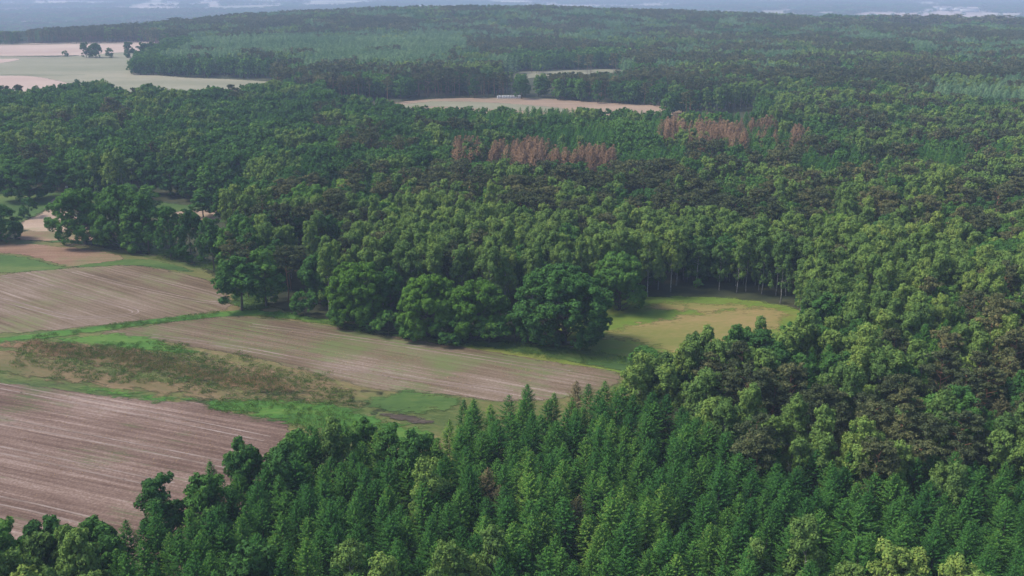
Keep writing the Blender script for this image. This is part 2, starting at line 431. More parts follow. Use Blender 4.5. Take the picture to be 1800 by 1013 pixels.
def grass_mat(name, cols, s_big=0.05, s_fine=1.6, ang=0.0, squeeze=0.35, bump=0.5):
    m, n, out = new_mat(name)
    tc = n.nodes.new('ShaderNodeTexCoord')
    mp = n.nodes.new('ShaderNodeMapping'); mp.inputs['Rotation'].default_value = (0, 0, -ang); n.links.new(tc.outputs['Object'], mp.inputs[0])
    st = n.nodes.new('ShaderNodeMapping'); st.inputs['Scale'].default_value = (squeeze, 1, 1); n.links.new(mp.outputs[0], st.inputs[0])
    a = noise(n, st.outputs[0], s_big, 6, 0.65); b = noise(n, st.outputs[0], s_fine, 4, 0.7)
    v = math_node(n, 'ADD', math_node(n, 'MULTIPLY', math_node(n, 'SUBTRACT', a, 0.5), 2.0), math_node(n, 'MULTIPLY', math_node(n, 'SUBTRACT', b, 0.5), 0.9))
    v = math_node(n, 'ADD', v, 0.5, clamp=True)
    c = ramp(n, v, cols)
    d = n.nodes.new('ShaderNodeBsdfPrincipled'); n.links.new(c, d.inputs['Base Color']); d.inputs['Roughness'].default_value = 0.9
    d.inputs['Specular IOR Level'].default_value = 0.15
    bp = n.nodes.new('ShaderNodeBump'); bp.inputs['Distance'].default_value = 0.4; bp.inputs['Strength'].default_value = bump
    n.links.new(b, bp.inputs['Height']); n.links.new(bp.outputs[0], d.inputs['Normal'])
    eg = n.nodes.new('ShaderNodeAttribute'); eg.attribute_name = 'leaf_value'
    e1 = noise(n, tc.outputs['Object'], 0.22, 3, 0.6); e2 = noise(n, st.outputs[0], 1.1, 3, 0.7)
    ev = math_node(n, 'ADD', math_node(n, 'MULTIPLY', math_node(n, 'SUBTRACT', e1, 0.5), 7.0), math_node(n, 'MULTIPLY', math_node(n, 'SUBTRACT', e2, 0.5), 6.0))
    ev = math_node(n, 'SUBTRACT', ev, eg.outputs['Fac'])
    ev = math_node(n, 'ADD', math_node(n, 'MULTIPLY', ev, 0.75), 0.5, clamp=True)
    tr = n.nodes.new('ShaderNodeBsdfTransparent'); mx = n.nodes.new('ShaderNodeMixShader')
    n.links.new(ev, mx.inputs[0]); n.links.new(tr.outputs[0], mx.inputs[1]); n.links.new(d.outputs[0], mx.inputs[2])
    n.links.new(mx.outputs[0], out.inputs[0]); return m

def ground_sheet():
    ys = np.concatenate([np.arange(-300, 1200, 60), np.arange(1500 - 300, 3100, 30), np.geomspace(3100, 15000, 30)])
    xs = np.concatenate([-np.geomspace(1400, 9000, 14)[::-1], np.arange(-1360, 1361, 40), np.geomspace(1400, 9000, 14)])
    X, Y = np.meshgrid(xs, ys); Z = hill(X, Y)
    V = np.stack([X.ravel(), Y.ravel(), Z.ravel()], 1)
    nx = len(xs); i, j = np.meshgrid(np.arange(nx - 1), np.arange(len(ys) - 1)); b = (j * nx + i).ravel()
    Q = np.stack([b, b + 1, b + nx + 1, b + nx], 1)
    me = build_mesh('ground', [(V, Q, np.full(len(V), -50.0), M['floor'])])
    for p in me.polygons: p.use_smooth = True
    o = bpy.data.objects.new('ground', me); COL.objects.link(o); o['kind'] = 'structure'

SHEETS = 0
def sheet(name, px, z, mat, rough=0.9, smoothed=True, kind='structure', seg=1.2, zp=0.0):
    """piece of ground as a fine grid; 'edge' holds the distance to its outline, so the cover can thin out raggedly"""
    P = [at(p[0], p[1], zp) for p in px]
    if smoothed:
        for _ in range(2):
            Q = []
            for i in range(len(P)):
                a = P[i]; b = P[(i + 1) % len(P)]
                Q.append((a[0] * .75 + b[0] * .25, a[1] * .75 + b[1] * .25)); Q.append((a[0] * .25 + b[0] * .75, a[1] * .25 + b[1] * .75))
            P = Q
    global SHEETS; SHEETS += 1; z += SHEETS * 0.004
    P = np.array(P); mg = 3.2 * rough * (1 if seg < 2 else 2)
    st = max(seg, 1.5); x0, y0 = P.min(0) - mg - st; x1, y1 = P.max(0) + mg + st
    x0, x1 = max(x0, -340 - 0.7 * y1), min(x1, 340 + .7 * y1); y0 = max(y0, 60)
    xs = np.arange(x0, x1, st); ys = np.arange(y0, y1, st); X, Y = np.meshgrid(xs, ys)
    d = np.full(X.shape, 1e9)
    for i in range(len(P)):
        a = P[i]; b = P[(i + 1) % len(P)]; e = b - a; l2 = max(float(e @ e), 1e-9)
        t = np.clip(((X - a[0]) * e[0] + (Y - a[1]) * e[1]) / l2, 0, 1)
        d = np.minimum(d, np.hypot(X - a[0] - t * e[0], Y - a[1] - t * e[1]))
    sd_ = np.where(inside([tuple(p) for p in P], X, Y), -d, d)
    ny, nx = X.shape; idx = np.arange(nx * ny).reshape(ny, nx)
    q = np.stack([idx[:-1, :-1], idx[:-1, 1:], idx[1:, 1:], idx[1:, :-1]], -1).reshape(-1, 4)
    q = q[(sd_.ravel()[q].min(1) < mg)]
    if len(q) == 0: return
    u, inv = np.unique(q, return_inverse=True)
    V = np.stack([X.ravel()[u], Y.ravel()[u], z + hill(X.ravel()[u], Y.ravel()[u])], 1)
    me = build_mesh(name, [(V, inv.reshape(-1, 4), np.clip(sd_.ravel()[u] / (rough * (1 if seg < 2 else 2)), -9, 9), mat)])
    o = bpy.data.objects.new(name, me); COL.objects.link(o)
    if kind: o['kind'] = kind
    return o

def wdir(p, q):
    a = at(*p); b = at(*q); return math.atan2(b[1] - a[1], b[0] - a[0])

A1 = wdir((0, 738), (347, 805)); A2 = wdir((60, 497), (233, 551)); A3 = wdir((300, 600), (760, 690))
M['floor'] = grass_mat('forest_floor', [(0.2, (0.020, 0.030, 0.014)), (0.6, (0.045, 0.05, 0.022)), (0.9, (0.07, 0.065, 0.035))], 0.08)
SOIL = [(0.0, (0.048, 0.029, 0.021)), (0.4, (0.100, 0.064, 0.049)), (0.68, (0.160, 0.110, 0.088)), (1.0, (0.28, 0.215, 0.185))]
SOIL2 = [(0.0, (0.066, 0.046, 0.028)), (0.4, (0.122, 0.088, 0.057)), (0.68, (0.175, 0.132, 0.100)), (1.0, (0.28, 0.225, 0.19))]
M['soil1'] = soil_mat('ploughed_soil', SOIL, A1, 0.08, (0.06, 0.10, 0.03))
M['soil2'] = soil_mat('sown_soil', SOIL2, A2, 0.35, (0.13, 0.14, 0.06))
M['soil3'] = soil_mat('dry_soil', SOIL2, A3, 0.52, (0.10, 0.14, 0.045))
M['soil4'] = soil_mat('reddish_soil', [(0.05, (0.10, 0.060, 0.040)), (0.5, (0.18, 0.11, 0.075)), (0.95, (0.30, 0.20, 0.14))], 0.1, 0.4, (0.10, 0.13, 0.05), 0.7)
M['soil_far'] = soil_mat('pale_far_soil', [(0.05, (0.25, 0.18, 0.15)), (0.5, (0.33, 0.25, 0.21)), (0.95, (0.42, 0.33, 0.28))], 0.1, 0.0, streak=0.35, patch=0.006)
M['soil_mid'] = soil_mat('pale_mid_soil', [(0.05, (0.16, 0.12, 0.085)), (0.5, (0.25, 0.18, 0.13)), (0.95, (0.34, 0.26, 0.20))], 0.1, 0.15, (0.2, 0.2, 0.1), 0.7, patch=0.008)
M['grass'] = grass_mat('green_grass', [(0.1, (0.026, 0.058, 0.015)), (0.5, (0.052, 0.098, 0.022)), (0.9, (0.10, 0.125, 0.034))], 0.06, 1.2)
M['lush'] = grass_mat('lush_grass', [(0.1, (0.026, 0.075, 0.013)), (0.5, (0.048, 0.125, 0.018)), (0.9, (0.095, 0.15, 0.028))], 0.08, 1.2)
M['rough'] = grass_mat('rough_pasture', [(0.05, (0.034, 0.060, 0.016)), (0.35, (0.068, 0.092, 0.024)), (0.6, (0.105, 0.105, 0.036)), (0.9, (0.17, 0.12, 0.062))], 0.07, 1.1, A3, 0.3)
M['meadow'] = grass_mat('meadow_grass', [(0.05, (0.055, 0.118, 0.017)), (0.4, (0.098, 0.155, 0.021)), (0.7, (0.135, 0.150, 0.032)), (1.0, (0.19, 0.140, 0.055))], 0.045, 1.4, 0.1, 0.25)
M['hay'] = grass_mat('dry_meadow', [(0.1, (0.10, 0.130, 0.026)), (0.5, (0.165, 0.150, 0.046)), (0.95, (0.26, 0.175, 0.085))], 0.05, 1.6, 0.1, 0.3)
M['heath'] = grass_mat('brown_heath', [(0.1, (0.045, 0.058, 0.018)), (0.45, (0.11, 0.082, 0.036)), (0.9, (0.20, 0.12, 0.068))], 0.12, 1.3, A3, 0.3, 0.9)
M['fallow'] = grass_mat('fallow_grass', [(0.1, (0.075, 0.082, 0.026)), (0.5, (0.130, 0.098, 0.046)), (0.9, (0.20, 0.135, 0.082))], 0.07, 1.2, A3, 0.25)
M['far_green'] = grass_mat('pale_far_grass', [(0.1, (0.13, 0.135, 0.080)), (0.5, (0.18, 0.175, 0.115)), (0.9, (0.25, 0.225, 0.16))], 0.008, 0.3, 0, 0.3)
M['track'] = grass_mat('bare_track', [(0.1, (0.12, 0.088, 0.072)), (0.5, (0.19, 0.145, 0.122)), (0.9, (0.27, 0.22, 0.195))], 0.2, 2.0)
M['dark_soil'] = grass_mat('dark_wet_soil', [(0.1, (0.035, 0.028, 0.022)), (0.6, (0.07, 0.055, 0.042)), (0.9, (0.11, 0.085, 0.06))], 0.3, 2.0)

ground_sheet()
# open land on the left, down to where the near wood hides it
sheet('pasture', [(-160, 420), (0, 415), (230, 440), (340, 462), (400, 500), (480, 545), (620, 580), (780, 602), (1000, 615), (1110, 620), (1150, 720), (900, 800), (700, 900), (500, 1050), (300, 1200), (-500, 1250)], 0.02, M['rough'])
sheet('meadow', [(640, 585), (780, 600), (930, 612), (960, 585), (1020, 560), (1060, 535), (1110, 524), (1220, 521), (1330, 528), (1400, 542), (1430, 560), (1430, 640), (1250, 690), (1090, 655), (980, 642), (860, 622), (760, 608)], 0.03, M['meadow'])
sheet('mown_meadow', [(1025, 598), (1060, 585), (1110, 575), (1180, 560), (1260, 545), (1330, 540), (1375, 545), (1380, 575), (1230, 620), (1180, 628), (1130, 600), (1080, 595)], 0.045, M['hay'], 1.6)
sheet('mown_meadow', [(1110, 538), (1180, 532), (1290, 534), (1340, 543), (1260, 546), (1160, 545)], 0.045, M['hay'], 1.6)
# ploughed fields
sheet('ploughed_field', [(-400, 655), (0, 672), (120, 688), (200, 698), (290, 705), (360, 708), (366, 716), (430, 730), (512, 741), (500, 760), (560, 860), (420, 1000), (250, 1180), (-500, 1240), (-600, 800)], 0.05, M['soil1'], 0.5)
sheet('ploughed_field', [(-300, 492), (0, 486), (60, 476), (140, 470), (230, 466), (270, 472), (370, 491), (404, 520), (408, 545), (330, 555), (200, 570), (60, 584), (-300, 606)], 0.05, M['soil2'], 0.5)
sheet('ploughed_field', [(150, 588), (250, 575), (330, 563), (420, 555), (520, 564), (640, 585), (780, 606), (900, 627), (1010, 643), (1100, 655), (1070, 690), (900, 710), (800, 695), (690, 690), (600, 672), (480, 634), (350, 612), (265, 596)], 0.05, M['soil3'], 0.5)
sheet('stubble_field', [(-200, 428), (0, 430), (60, 430), (170, 440), (222, 452), (200, 464), (140, 470), (100, 466), (60, 450), (0, 444), (-200, 440)], 0.05, M['soil4'], 0.5)
sheet('stubble_field', [(30, 412), (60, 402), (90, 398), (200, 404), (230, 412), (160, 426), (60, 424), (25, 420)], 0.05, M['soil4'], 0.5)
sheet('stubble_field', [(30, 402), (40, 390), (80, 375), (90, 352), (105, 345), (125, 350), (110, 372), (160, 392), (200, 398), (80, 409)], 0.05, M['soil_mid'], 0.6)
sheet('stubble_field', [(300, 374), (350, 370), (420, 371), (430, 384), (350, 388), (300, 384)], 0.05, M['soil_mid'], 0.6)
sheet('grass_field', [(-200, 446), (0, 447), (50, 455), (105, 468), (130, 473), (60, 477), (0, 480), (-200, 486)], 0.055, M['grass'], 0.6)
sheet('grass_field', [(-60, 330), (90, 340), (140, 338), (240, 345), (300, 360), (430, 366), (430, 392), (300, 392), (120, 352), (85, 360), (75, 375), (30, 392), (20, 410), (-60, 415)], 0.03, M['grass'], 0.6)
# strips
sheet('grass_verge', [(-300, 612), (0, 596), (100, 583), (250, 565), (350, 553), (412, 546), (470, 546), (600, 566), (640, 580), (520, 563), (440, 553), (330, 562), (220, 577), (110, 592), (0, 604), (-300, 625)], 0.065, M['lush'], 0.5)
sheet('grass_verge', [(0, 426), (90, 425), (180, 432), (260, 445), (330, 458), (370, 472), (405, 505), (412, 545), (480, 545), (460, 500), (380, 460), (240, 425), (150, 424), (100, 423)], 0.06, M['grass'], 0.5)
sheet('grass_verge', [(120, 470), (230, 455), (290, 460), (360, 484), (300, 474), (230, 465), (150, 471)], 0.06, M['grass'], 0.4)
sheet('grass_verge', [(600, 578), (700, 592), (800, 604), (900, 616), (1000, 634), (1090, 652), (1150, 660), (1160, 640), (1050, 618), (930, 606), (780, 596), (660, 580)], 0.06, M['grass'], 0.5)
sheet('lush_strip', [(355, 706), (430, 703), (500, 700), (600, 716), (700, 745), (760, 765), (700, 790), (560, 760), (512, 742), (440, 730), (362, 716)], 0.07, M['lush'], 1.2)
sheet('lush_strip', [(-200, 632), (0, 638), (50, 640), (78, 652), (40, 658), (-200, 655)], 0.07, M['lush'], 1.2)
sheet('lush_strip', [(120, 682), (180, 683), (280, 695), (370, 704), (300, 705), (200, 696)], 0.07, M['lush'], 1.2)
sheet('lush_strip', [(640, 705), (690, 690), (760, 690), (810, 700), (800, 720), (730, 728), (660, 718)], 0.07, M['grass'], 1.2)
sheet('lush_strip', [(150, 592), (240, 588), (300, 610), (360, 622), (250, 617), (120, 604), (60, 600)], 0.06, M['lush'], 1.2)
sheet('lush_strip', [(300, 657), (350, 655), (378, 662), (350, 670), (310, 666)], 0.08, M['lush'], 1.2)
sheet('sedge_strip', [(650, 728), (700, 730), (760, 738), (780, 752), (700, 740)], 0.08, M['dark_soil'], 0.4)
sheet('fallow_strip', [(-200, 615), (0, 618), (70, 630), (160, 650), (260, 668), (400, 690), (500, 694), (620, 702), (640, 715), (560, 705), (420, 702), (330, 700), (200, 682), (120, 672), (0, 655), (-200, 640)], 0.055, M['fallow'], 1.6)
sheet('fallow_strip', [(150, 608), (260, 622), (360, 634), (480, 655), (600, 680), (640, 700), (560, 690), (420, 664), (300, 640), (160, 620)], 0.055, M['fallow'], 1.6)
HEATH = [(0, 604), (60, 600), (140, 607), (240, 620), (330, 638), (420, 655), (490, 669), (530, 684), (500, 691), (430, 684), (340, 668), (240, 652), (150, 636), (60, 620), (0, 611)]
sheet('heath_strip', HEATH, 0.075, M['heath'], 1.6)
# clearings and far fields
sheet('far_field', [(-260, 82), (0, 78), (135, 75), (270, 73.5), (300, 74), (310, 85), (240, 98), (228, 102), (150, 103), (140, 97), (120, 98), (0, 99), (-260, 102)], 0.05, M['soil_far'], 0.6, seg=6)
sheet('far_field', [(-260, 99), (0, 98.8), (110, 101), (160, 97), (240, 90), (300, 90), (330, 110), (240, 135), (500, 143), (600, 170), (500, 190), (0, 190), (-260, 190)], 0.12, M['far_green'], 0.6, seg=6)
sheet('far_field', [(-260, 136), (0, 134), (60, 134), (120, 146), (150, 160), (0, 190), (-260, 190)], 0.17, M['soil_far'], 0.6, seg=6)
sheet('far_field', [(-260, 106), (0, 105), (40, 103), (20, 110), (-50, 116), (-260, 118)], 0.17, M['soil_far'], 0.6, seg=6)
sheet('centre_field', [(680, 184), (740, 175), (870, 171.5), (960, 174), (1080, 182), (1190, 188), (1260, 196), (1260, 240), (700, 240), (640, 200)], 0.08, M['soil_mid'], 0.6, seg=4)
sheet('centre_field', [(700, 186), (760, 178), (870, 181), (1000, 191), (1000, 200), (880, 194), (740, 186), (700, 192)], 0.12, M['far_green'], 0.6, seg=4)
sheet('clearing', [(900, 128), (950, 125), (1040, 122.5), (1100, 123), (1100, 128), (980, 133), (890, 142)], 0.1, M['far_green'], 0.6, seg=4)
for q in ([(235, 12), (245, 9), (312, 8.5), (316, 12)], [(330, 12), (335, 8), (384, 7.5), (388, 11)], [(350, 6.2), (352, 3), (380, 2.5), (384, 6)], [(60, 6), (70, 3.5), (160, 4), (158, 6)],
          [(1490, 27), (1520, 22), (1640, 24), (1700, 25), (1790, 29), (1780, 31), (1600, 30)], [(1640, 24), (1645, 16), (1720, 15), (1725, 25)], [(1380, 18), (1385, 14), (1410, 14), (1408, 18)], [(1560, 25), (1562, 20), (1582, 20), (1580, 25)]):
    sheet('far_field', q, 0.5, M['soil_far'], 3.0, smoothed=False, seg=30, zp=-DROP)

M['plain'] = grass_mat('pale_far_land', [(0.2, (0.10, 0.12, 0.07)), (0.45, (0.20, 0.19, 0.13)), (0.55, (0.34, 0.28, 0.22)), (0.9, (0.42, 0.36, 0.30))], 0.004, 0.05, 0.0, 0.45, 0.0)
def far_land():
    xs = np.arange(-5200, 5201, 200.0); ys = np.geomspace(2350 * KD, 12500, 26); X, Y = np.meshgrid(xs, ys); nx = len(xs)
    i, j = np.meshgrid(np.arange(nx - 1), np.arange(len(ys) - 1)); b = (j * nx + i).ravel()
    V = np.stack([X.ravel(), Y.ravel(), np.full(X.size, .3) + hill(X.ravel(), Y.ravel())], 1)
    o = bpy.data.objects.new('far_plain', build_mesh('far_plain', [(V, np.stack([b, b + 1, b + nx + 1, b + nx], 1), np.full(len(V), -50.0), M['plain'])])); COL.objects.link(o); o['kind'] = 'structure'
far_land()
# tractor tracks: pairs of pale wheel lines curving round at the headland
def track(line, off, wdt=0.38, z=0.088, mat=None):
    P = [np.array(at(*p)) for p in line]
    # smooth the line
    for _ in range(3):
        Q = [P[0]]
        for i in range(len(P) - 1): Q += [P[i] * .75 + P[i + 1] * .25, P[i] * .25 + P[i + 1] * .75]
        P = Q + [P[-1]]
    V, Fc = [], []
    for sgn in (-1, 1):
        b0 = len(V)
        for i, p in enumerate(P):
            d = P[min(i + 1, len(P) - 1)] - P[max(i - 1, 0)]; d = d / max(np.linalg.norm(d), 1e-6); nrm = np.array([-d[1], d[0]])
            c = p + nrm * sgn * off
            ww = wdt * (0.7 + 0.6 * random.random())
            a = c + nrm * ww / 2; b = c - nrm * ww / 2
            V += [(a[0], a[1], z), (b[0], b[1], z)]
        for i in range(len(P) - 1):
            k = b0 + 2 * i; Fc.append((k + 1, k + 3, k + 2, k))
    me = bpy.data.meshes.new('wheel_track'); me.from_pydata(V, [], Fc); me.materials.append(mat or M['track'])
    at_ = me.attributes.new('leaf_value', 'FLOAT', 'POINT'); at_.data.foreach_set('value', np.tile([-2.2, -1.6], len(V))[:len(V)].astype(np.float32))
    o = bpy.data.objects.new('wheel_track', me); COL.objects.link(o); o['kind'] = 'structure'
def ribbon(name, line, wdt, z, mat):
    P = [np.array(at(*p)) for p in line]; V, Fc = [], []
    for i, p in enumerate(P):
        d = P[min(i + 1, len(P) - 1)] - P[max(i - 1, 0)]; d = d / max(np.linalg.norm(d), 1e-6); nn = np.array([-d[1], d[0]]) * wdt / 2 * random.uniform(.7, 1.2)
        V += [(p[0] + nn[0], p[1] + nn[1], z), (p[0] - nn[0], p[1] - nn[1], z)]
    Fc = [(2 * i + 1, 2 * i + 3, 2 * i + 2, 2 * i) for i in range(len(P) - 1)]
    me = bpy.data.meshes.new(name); me.from_pydata(V, [], Fc); me.materials.append(mat)
    a = me.attributes.new('leaf_value', 'FLOAT', 'POINT'); a.data.foreach_set('value', np.full(len(V), -6.0, np.float32))
    o = bpy.data.objects.new(name, me); COL.objects.link(o); o['kind'] = 'structure'
def dens(line, n=30):
    out = []
    for i in range(len(line) - 1):
        for k in range(n): out.append((line[i][0] + (line[i + 1][0] - line[i][0]) * k / n, line[i][1] + (line[i + 1][1] - line[i][1]) * k / n))
    return out + [line[-1]]
for ln in ([(-60, 668), (120, 702), (300, 737), (470, 772)], [(-60, 728), (130, 765), (300, 798), (420, 822)], [(-60, 779), (100, 812), (220, 838), (300, 855)],
           [(-60, 868), (60, 893), (150, 915)]):
    track(dens(ln), 1.0)
ribbon('field_path', dens([(-60, 101.5), (0, 101.3), (60, 102), (106, 102)], 12), 2.6, .5, M['soil_far'])
ribbon('field_ditch', dens([(-60, 99.2), (0, 99.4), (60, 100.2), (104, 100.8)], 12), 2.2, .5, M['grass'])
ribbon('field_ditch', dens([(-60, 133), (20, 132.6), (110, 133.4), (150, 132)], 12), 1.6, .5, M['grass'])
ribbon('field_ditch', dens([(-60, 81), (60, 79), (140, 77.5), (240, 78), (262, 76)], 12), 5.0, .5, M['grass'])
track([(-60, 512), (20, 532), (110, 557), (135, 560)], 0.9)
track([(0, 486), (48, 490), (90, 505), (200, 535), (240, 546), (236, 553), (200, 557), (130, 560)], 0.7, 0.3)
track([(130, 478), (200, 497), (300, 520), (380, 535), (396, 528), (380, 518), (300, 498), (220, 478)], 0.7, 0.3)
track([(260, 590), (400, 608), (560, 640), (760, 672), (900, 690)], 0.8, 0.3)
track([(440, 572), (600, 592), (800, 622), (1000, 655)], 0.8, 0.3)

# ------------------------------------------------------------------ where which tree stands
# outlines are those of the canopy as it shows in the photograph; kinds with their shares
REG = [
 ('left wood', [(840, 240), (800, 240), (800, 262), (862, 264)], dict(dead=.5, pine=.3, birch=.2)),
 ('rusty patch', [(862, 252), (905, 243), (935, 240), (985, 247), (1030, 250), (1080, 258), (1080, 272), (860, 268)], dict(dead=.92, spruce=.08)),
 ('rusty patch', [(1165, 212), (1185, 200), (1270, 205), (1285, 214), (1360, 203), (1372, 222), (1422, 218), (1420, 236), (1360, 238), (1270, 240), (1170, 238)], dict(dead=.74, spruce=.2, birch=.06)),
 ('front corner', [(-150, 965), (30, 948), (90, 935), (150, 952), (185, 990), (240, 1040), (300, 1120), (-150, 1120)], dict(birch=1)),
 ('front edge', [(-150, 935), (60, 922), (130, 890), (200, 912), (225, 880), (290, 824), (400, 795), (430, 782), (480, 768), (510, 754), (560, 744), (620, 735), (700, 745), (740, 760), (755, 732), (830, 700), (870, 704), (890, 684), (940, 678), (975, 676), (975, 700), (900, 722), (790, 745), (745, 800), (640, 765), (520, 790), (430, 830), (340, 860), (290, 890), (240, 950), (150, 945), (60, 960), (-150, 975)], dict(small=.50, birch=.06, spruce=.44)),
 ('front spruces', [(1290, 972), (1330, 960), (1400, 962), (1425, 1013), (1400, 1080), (1290, 1080)], dict(birch=.4, small=.2, spruce=.4)),
 ('front spruces', [(1420, 925), (1445, 905), (1478, 930), (1475, 965), (1430, 965)], dict(birch=1)),
 ('front spruces', [(1490, 965), (1560, 950), (1640, 985), (1720, 990), (1740, 1080), (1480, 1080)], dict(birch=.3, small=.35, spruce=.35)),
 ('front spruces', [(-150, 930), (240, 900), (300, 860), (430, 800), (520, 760), (640, 740), (745, 760), (790, 740), (900, 700), (975, 672), (1060, 662), (1100, 662), (1150, 690), (1230, 705), (1330, 772), (1450, 792), (1560, 802), (1650, 802), (1740, 795), (1950, 800), (1950, 1250), (-150, 1250)], dict(spruce=.955, brown=.022, birch=.015, small=.008)),
 ('brown pines', [(1130, 665), (1250, 650), (1400, 650), (1560, 640), (1690, 610), (1950, 590), (1950, 715), (1760, 715), (1740, 790), (1650, 800), (1560, 800), (1450, 790), (1330, 770), (1230, 700)], dict(pine=.48, birch=.28, small=.12, spruce=.10, brown=.02)),
 ('right birches', [(1740, 715), (1950, 715), (1950, 800), (1740, 800)], dict(birch=.75, bright=.1, spruce=.15)),
 ('meadow edge', [(1095, 660), (1098, 636), (1115, 622), (1150, 608), (1180, 615), (1220, 593), (1270, 578), (1330, 565), (1395, 563), (1403, 538), (1450, 518), (1490, 500), (1500, 520), (1440, 550), (1420, 585), (1300, 605), (1200, 640), (1150, 660)], dict(small=.6, birch=.3, spruce=.1)),
 ('right mixed wood', [(1130, 665), (1180, 620), (1300, 600), (1420, 570), (1490, 500), (1560, 480), (1700, 500), (1950, 470), (1950, 590), (1690, 610), (1560, 640), (1400, 650), (1250, 650)], dict(birch=.46, spruce=.24, small=.2, bright=.02, pine=.08)),
 ('right mixed wood', [(1700, 400), (1950, 400), (1950, 440), (1700, 450)], dict(oak=.6, bright=.2, birch=.2)),
 ('birch wood', [(560, 456), (585, 410), (640, 385), (720, 368), (850, 360), (1000, 362), (1100, 370), (1200, 365), (1400, 375), (1500, 385), (1620, 395), (1700, 410), (1950, 430), (1950, 470), (1700, 500), (1560, 480), (1490, 500), (1450, 515), (1420, 500), (1405, 440), (1330, 432), (1140, 430), (1050, 440), (900, 456)], dict(birch=.93, small=.05, pine=.02)),
 ('dark middle wood', [(380, 425), (385, 390), (420, 378), (520, 378), (600, 385), (640, 385), (585, 410), (560, 456), (540, 450), (500, 440), (470, 432), (400, 438)], dict(small=.4, oak=.2, pine=.28, birch=.12)),
 ('pine and oak belt', [(620, 300), (700, 285), (900, 283), (1080, 285), (1250, 275), (1400, 295), (1560, 310), (1660, 290), (1950, 280), (1950, 432), (1700, 410), (1620, 395), (1500, 385), (1400, 375), (1200, 365), (1100, 370), (1000, 362), (850, 360), (720, 368), (640, 385), (520, 378), (440, 372), (400, 345), (430, 330), (500, 318)], dict(small=.20, bright=.16, oak=.08, pine=.36, birch=.16, spruce=.04)),
 ('dark spruces', [(1080, 258), (1170, 238), (1270, 240), (1420, 236), (1560, 228), (1720, 225), (1720, 262), (1640, 290), (1560, 308), (1400, 293), (1250, 273), (1080, 283)], dict(spruce=.6, small=.15, pine=.15, birch=.1)),
 ('dark spruces', [(820, 187), (1000, 192), (1180, 196), (1420, 202), (1420, 218), (1372, 222), (1360, 203), (1270, 205), (1185, 200), (1165, 238), (1080, 258), (1030, 250), (935, 240), (905, 243), (850, 240)], dict(spruce=.45, small=.35, oak=.1, birch=.1)),
 ('right far wood', [(1420, 200), (1950, 212), (1950, 285), (1660, 290), (1720, 262), (1720, 225), (1420, 236)], dict(pine=.3, small=.25, bright=.1, birch=.2, spruce=.15)),
 ('left wood', [(-150, 155), (90, 152), (130, 146), (180, 141), (205, 152), (225, 158), (260, 150), (285, 155), (330, 160), (400, 152), (440, 150), (490, 142), (560, 146), (600, 168), (660, 172), (720, 186), (820, 187), (850, 240), (862, 264), (700, 285), (620, 300), (500, 318), (430, 330), (400, 345), (330, 300), (300, 278), (-150, 278)], dict(oak=.36, small=.40, birch=.10, spruce=.09, pine=.05)),
 ('pale wood', [(1172, 170), (1185, 143), (1250, 134), (1400, 134), (1560, 145), (1640, 165), (1800, 180), (1950, 185), (1950, 214), (1420, 202), (1335, 200), (1335, 150)], dict(birch=.28, small=.42, bright=.06, pine=.24)),
 ('dark treeline', [(490, 141), (520, 128), (700, 126), (880, 128), (905, 137), (960, 140), (1100, 134), (1172, 136), (1172, 154), (1040, 146), (900, 139), (700, 139), (600, 141)], dict(small=.55, oak=.2, pine=.25)),
 ('dark treeline', [(225, 108), (240, 90), (285, 75), (290, 62), (330, 60), (350, 70), (280, 92), (300, 96), (480, 99), (490, 108), (300, 106)], dict(small=.8, oak=.2)),
 ('larch stand', [(250, 104), (280, 88), (310, 76), (345, 66), (420, 60), (560, 58), (700, 50), (810, 53), (825, 80), (780, 105), (640, 104), (480, 103)], dict(larch=.86, pine=.08, birch=.06)),
 ('hill wood', [(900, 85), (990, 84), (1090, 80), (1150, 84), (1090, 90), (1080, 96), (900, 100)], dict(small=.8, oak=.2)),
 ('hill wood', [(1640, 130), (1950, 128), (1950, 182), (1800, 176), (1640, 162)], dict(larch=.7, pine=.15, birch=.15)),
 ('hole', [(880, 101), (1090, 96), (1110, 123), (1080, 126), (930, 130), (880, 127)], {}),
 ('hill wood', [(-80, 78), (40, 57), (60, 51), (150, 43), (300, 33), (450, 16), (550, 5), (560, -14), (1250, -6), (1270, 12), (1400, 27), (1500, 37), (1640, 44), (1950, 45), (1950, 190), (1640, 165), (1560, 145), (1400, 134), (1250, 134), (1185, 143), (1100, 134), (930, 137), (880, 128), (480, 128), (480, 60), (290, 62), (250, 56), (0, 56), (-80, 80)], dict(pine=.58, small=.14, birch=.06, larch=.12, spruce=.10)),
]
SP = dict(brown=3.7, spruce=3.65, larch=4.2, dead=4.0, birch=4.0, oak=9.5, small=5.6, bright=7.0, pine=5.3, shrub=5)
OPEN = [  # open ground as it shows: no trunk may stand here
 [(-200, 430), (60, 432), (300, 450), (380, 478), (420, 520), (420, 545), (560, 568), (780, 606), (1000, 625), (1090, 640), (1100, 655), (880, 700), (720, 745), (500, 742), (290, 835), (60, 925), (-200, 940)],
 [(1020, 600), (1110, 524), (1220, 521), (1395, 543), (1230, 600), (1090, 640), (800, 603)],
 [(720, 190), (740, 176), (870, 172), (1170, 188), (1180, 198)],
 [(-200, 82), (0, 79), (260, 75), (225, 132), (470, 142), (430, 148), (200, 142), (-200, 148)],
 [(35, 415), (40, 390), (100, 348), (120, 350), (90, 410)], [(340, 372), (410, 372), (410, 384), (340, 384)],
]

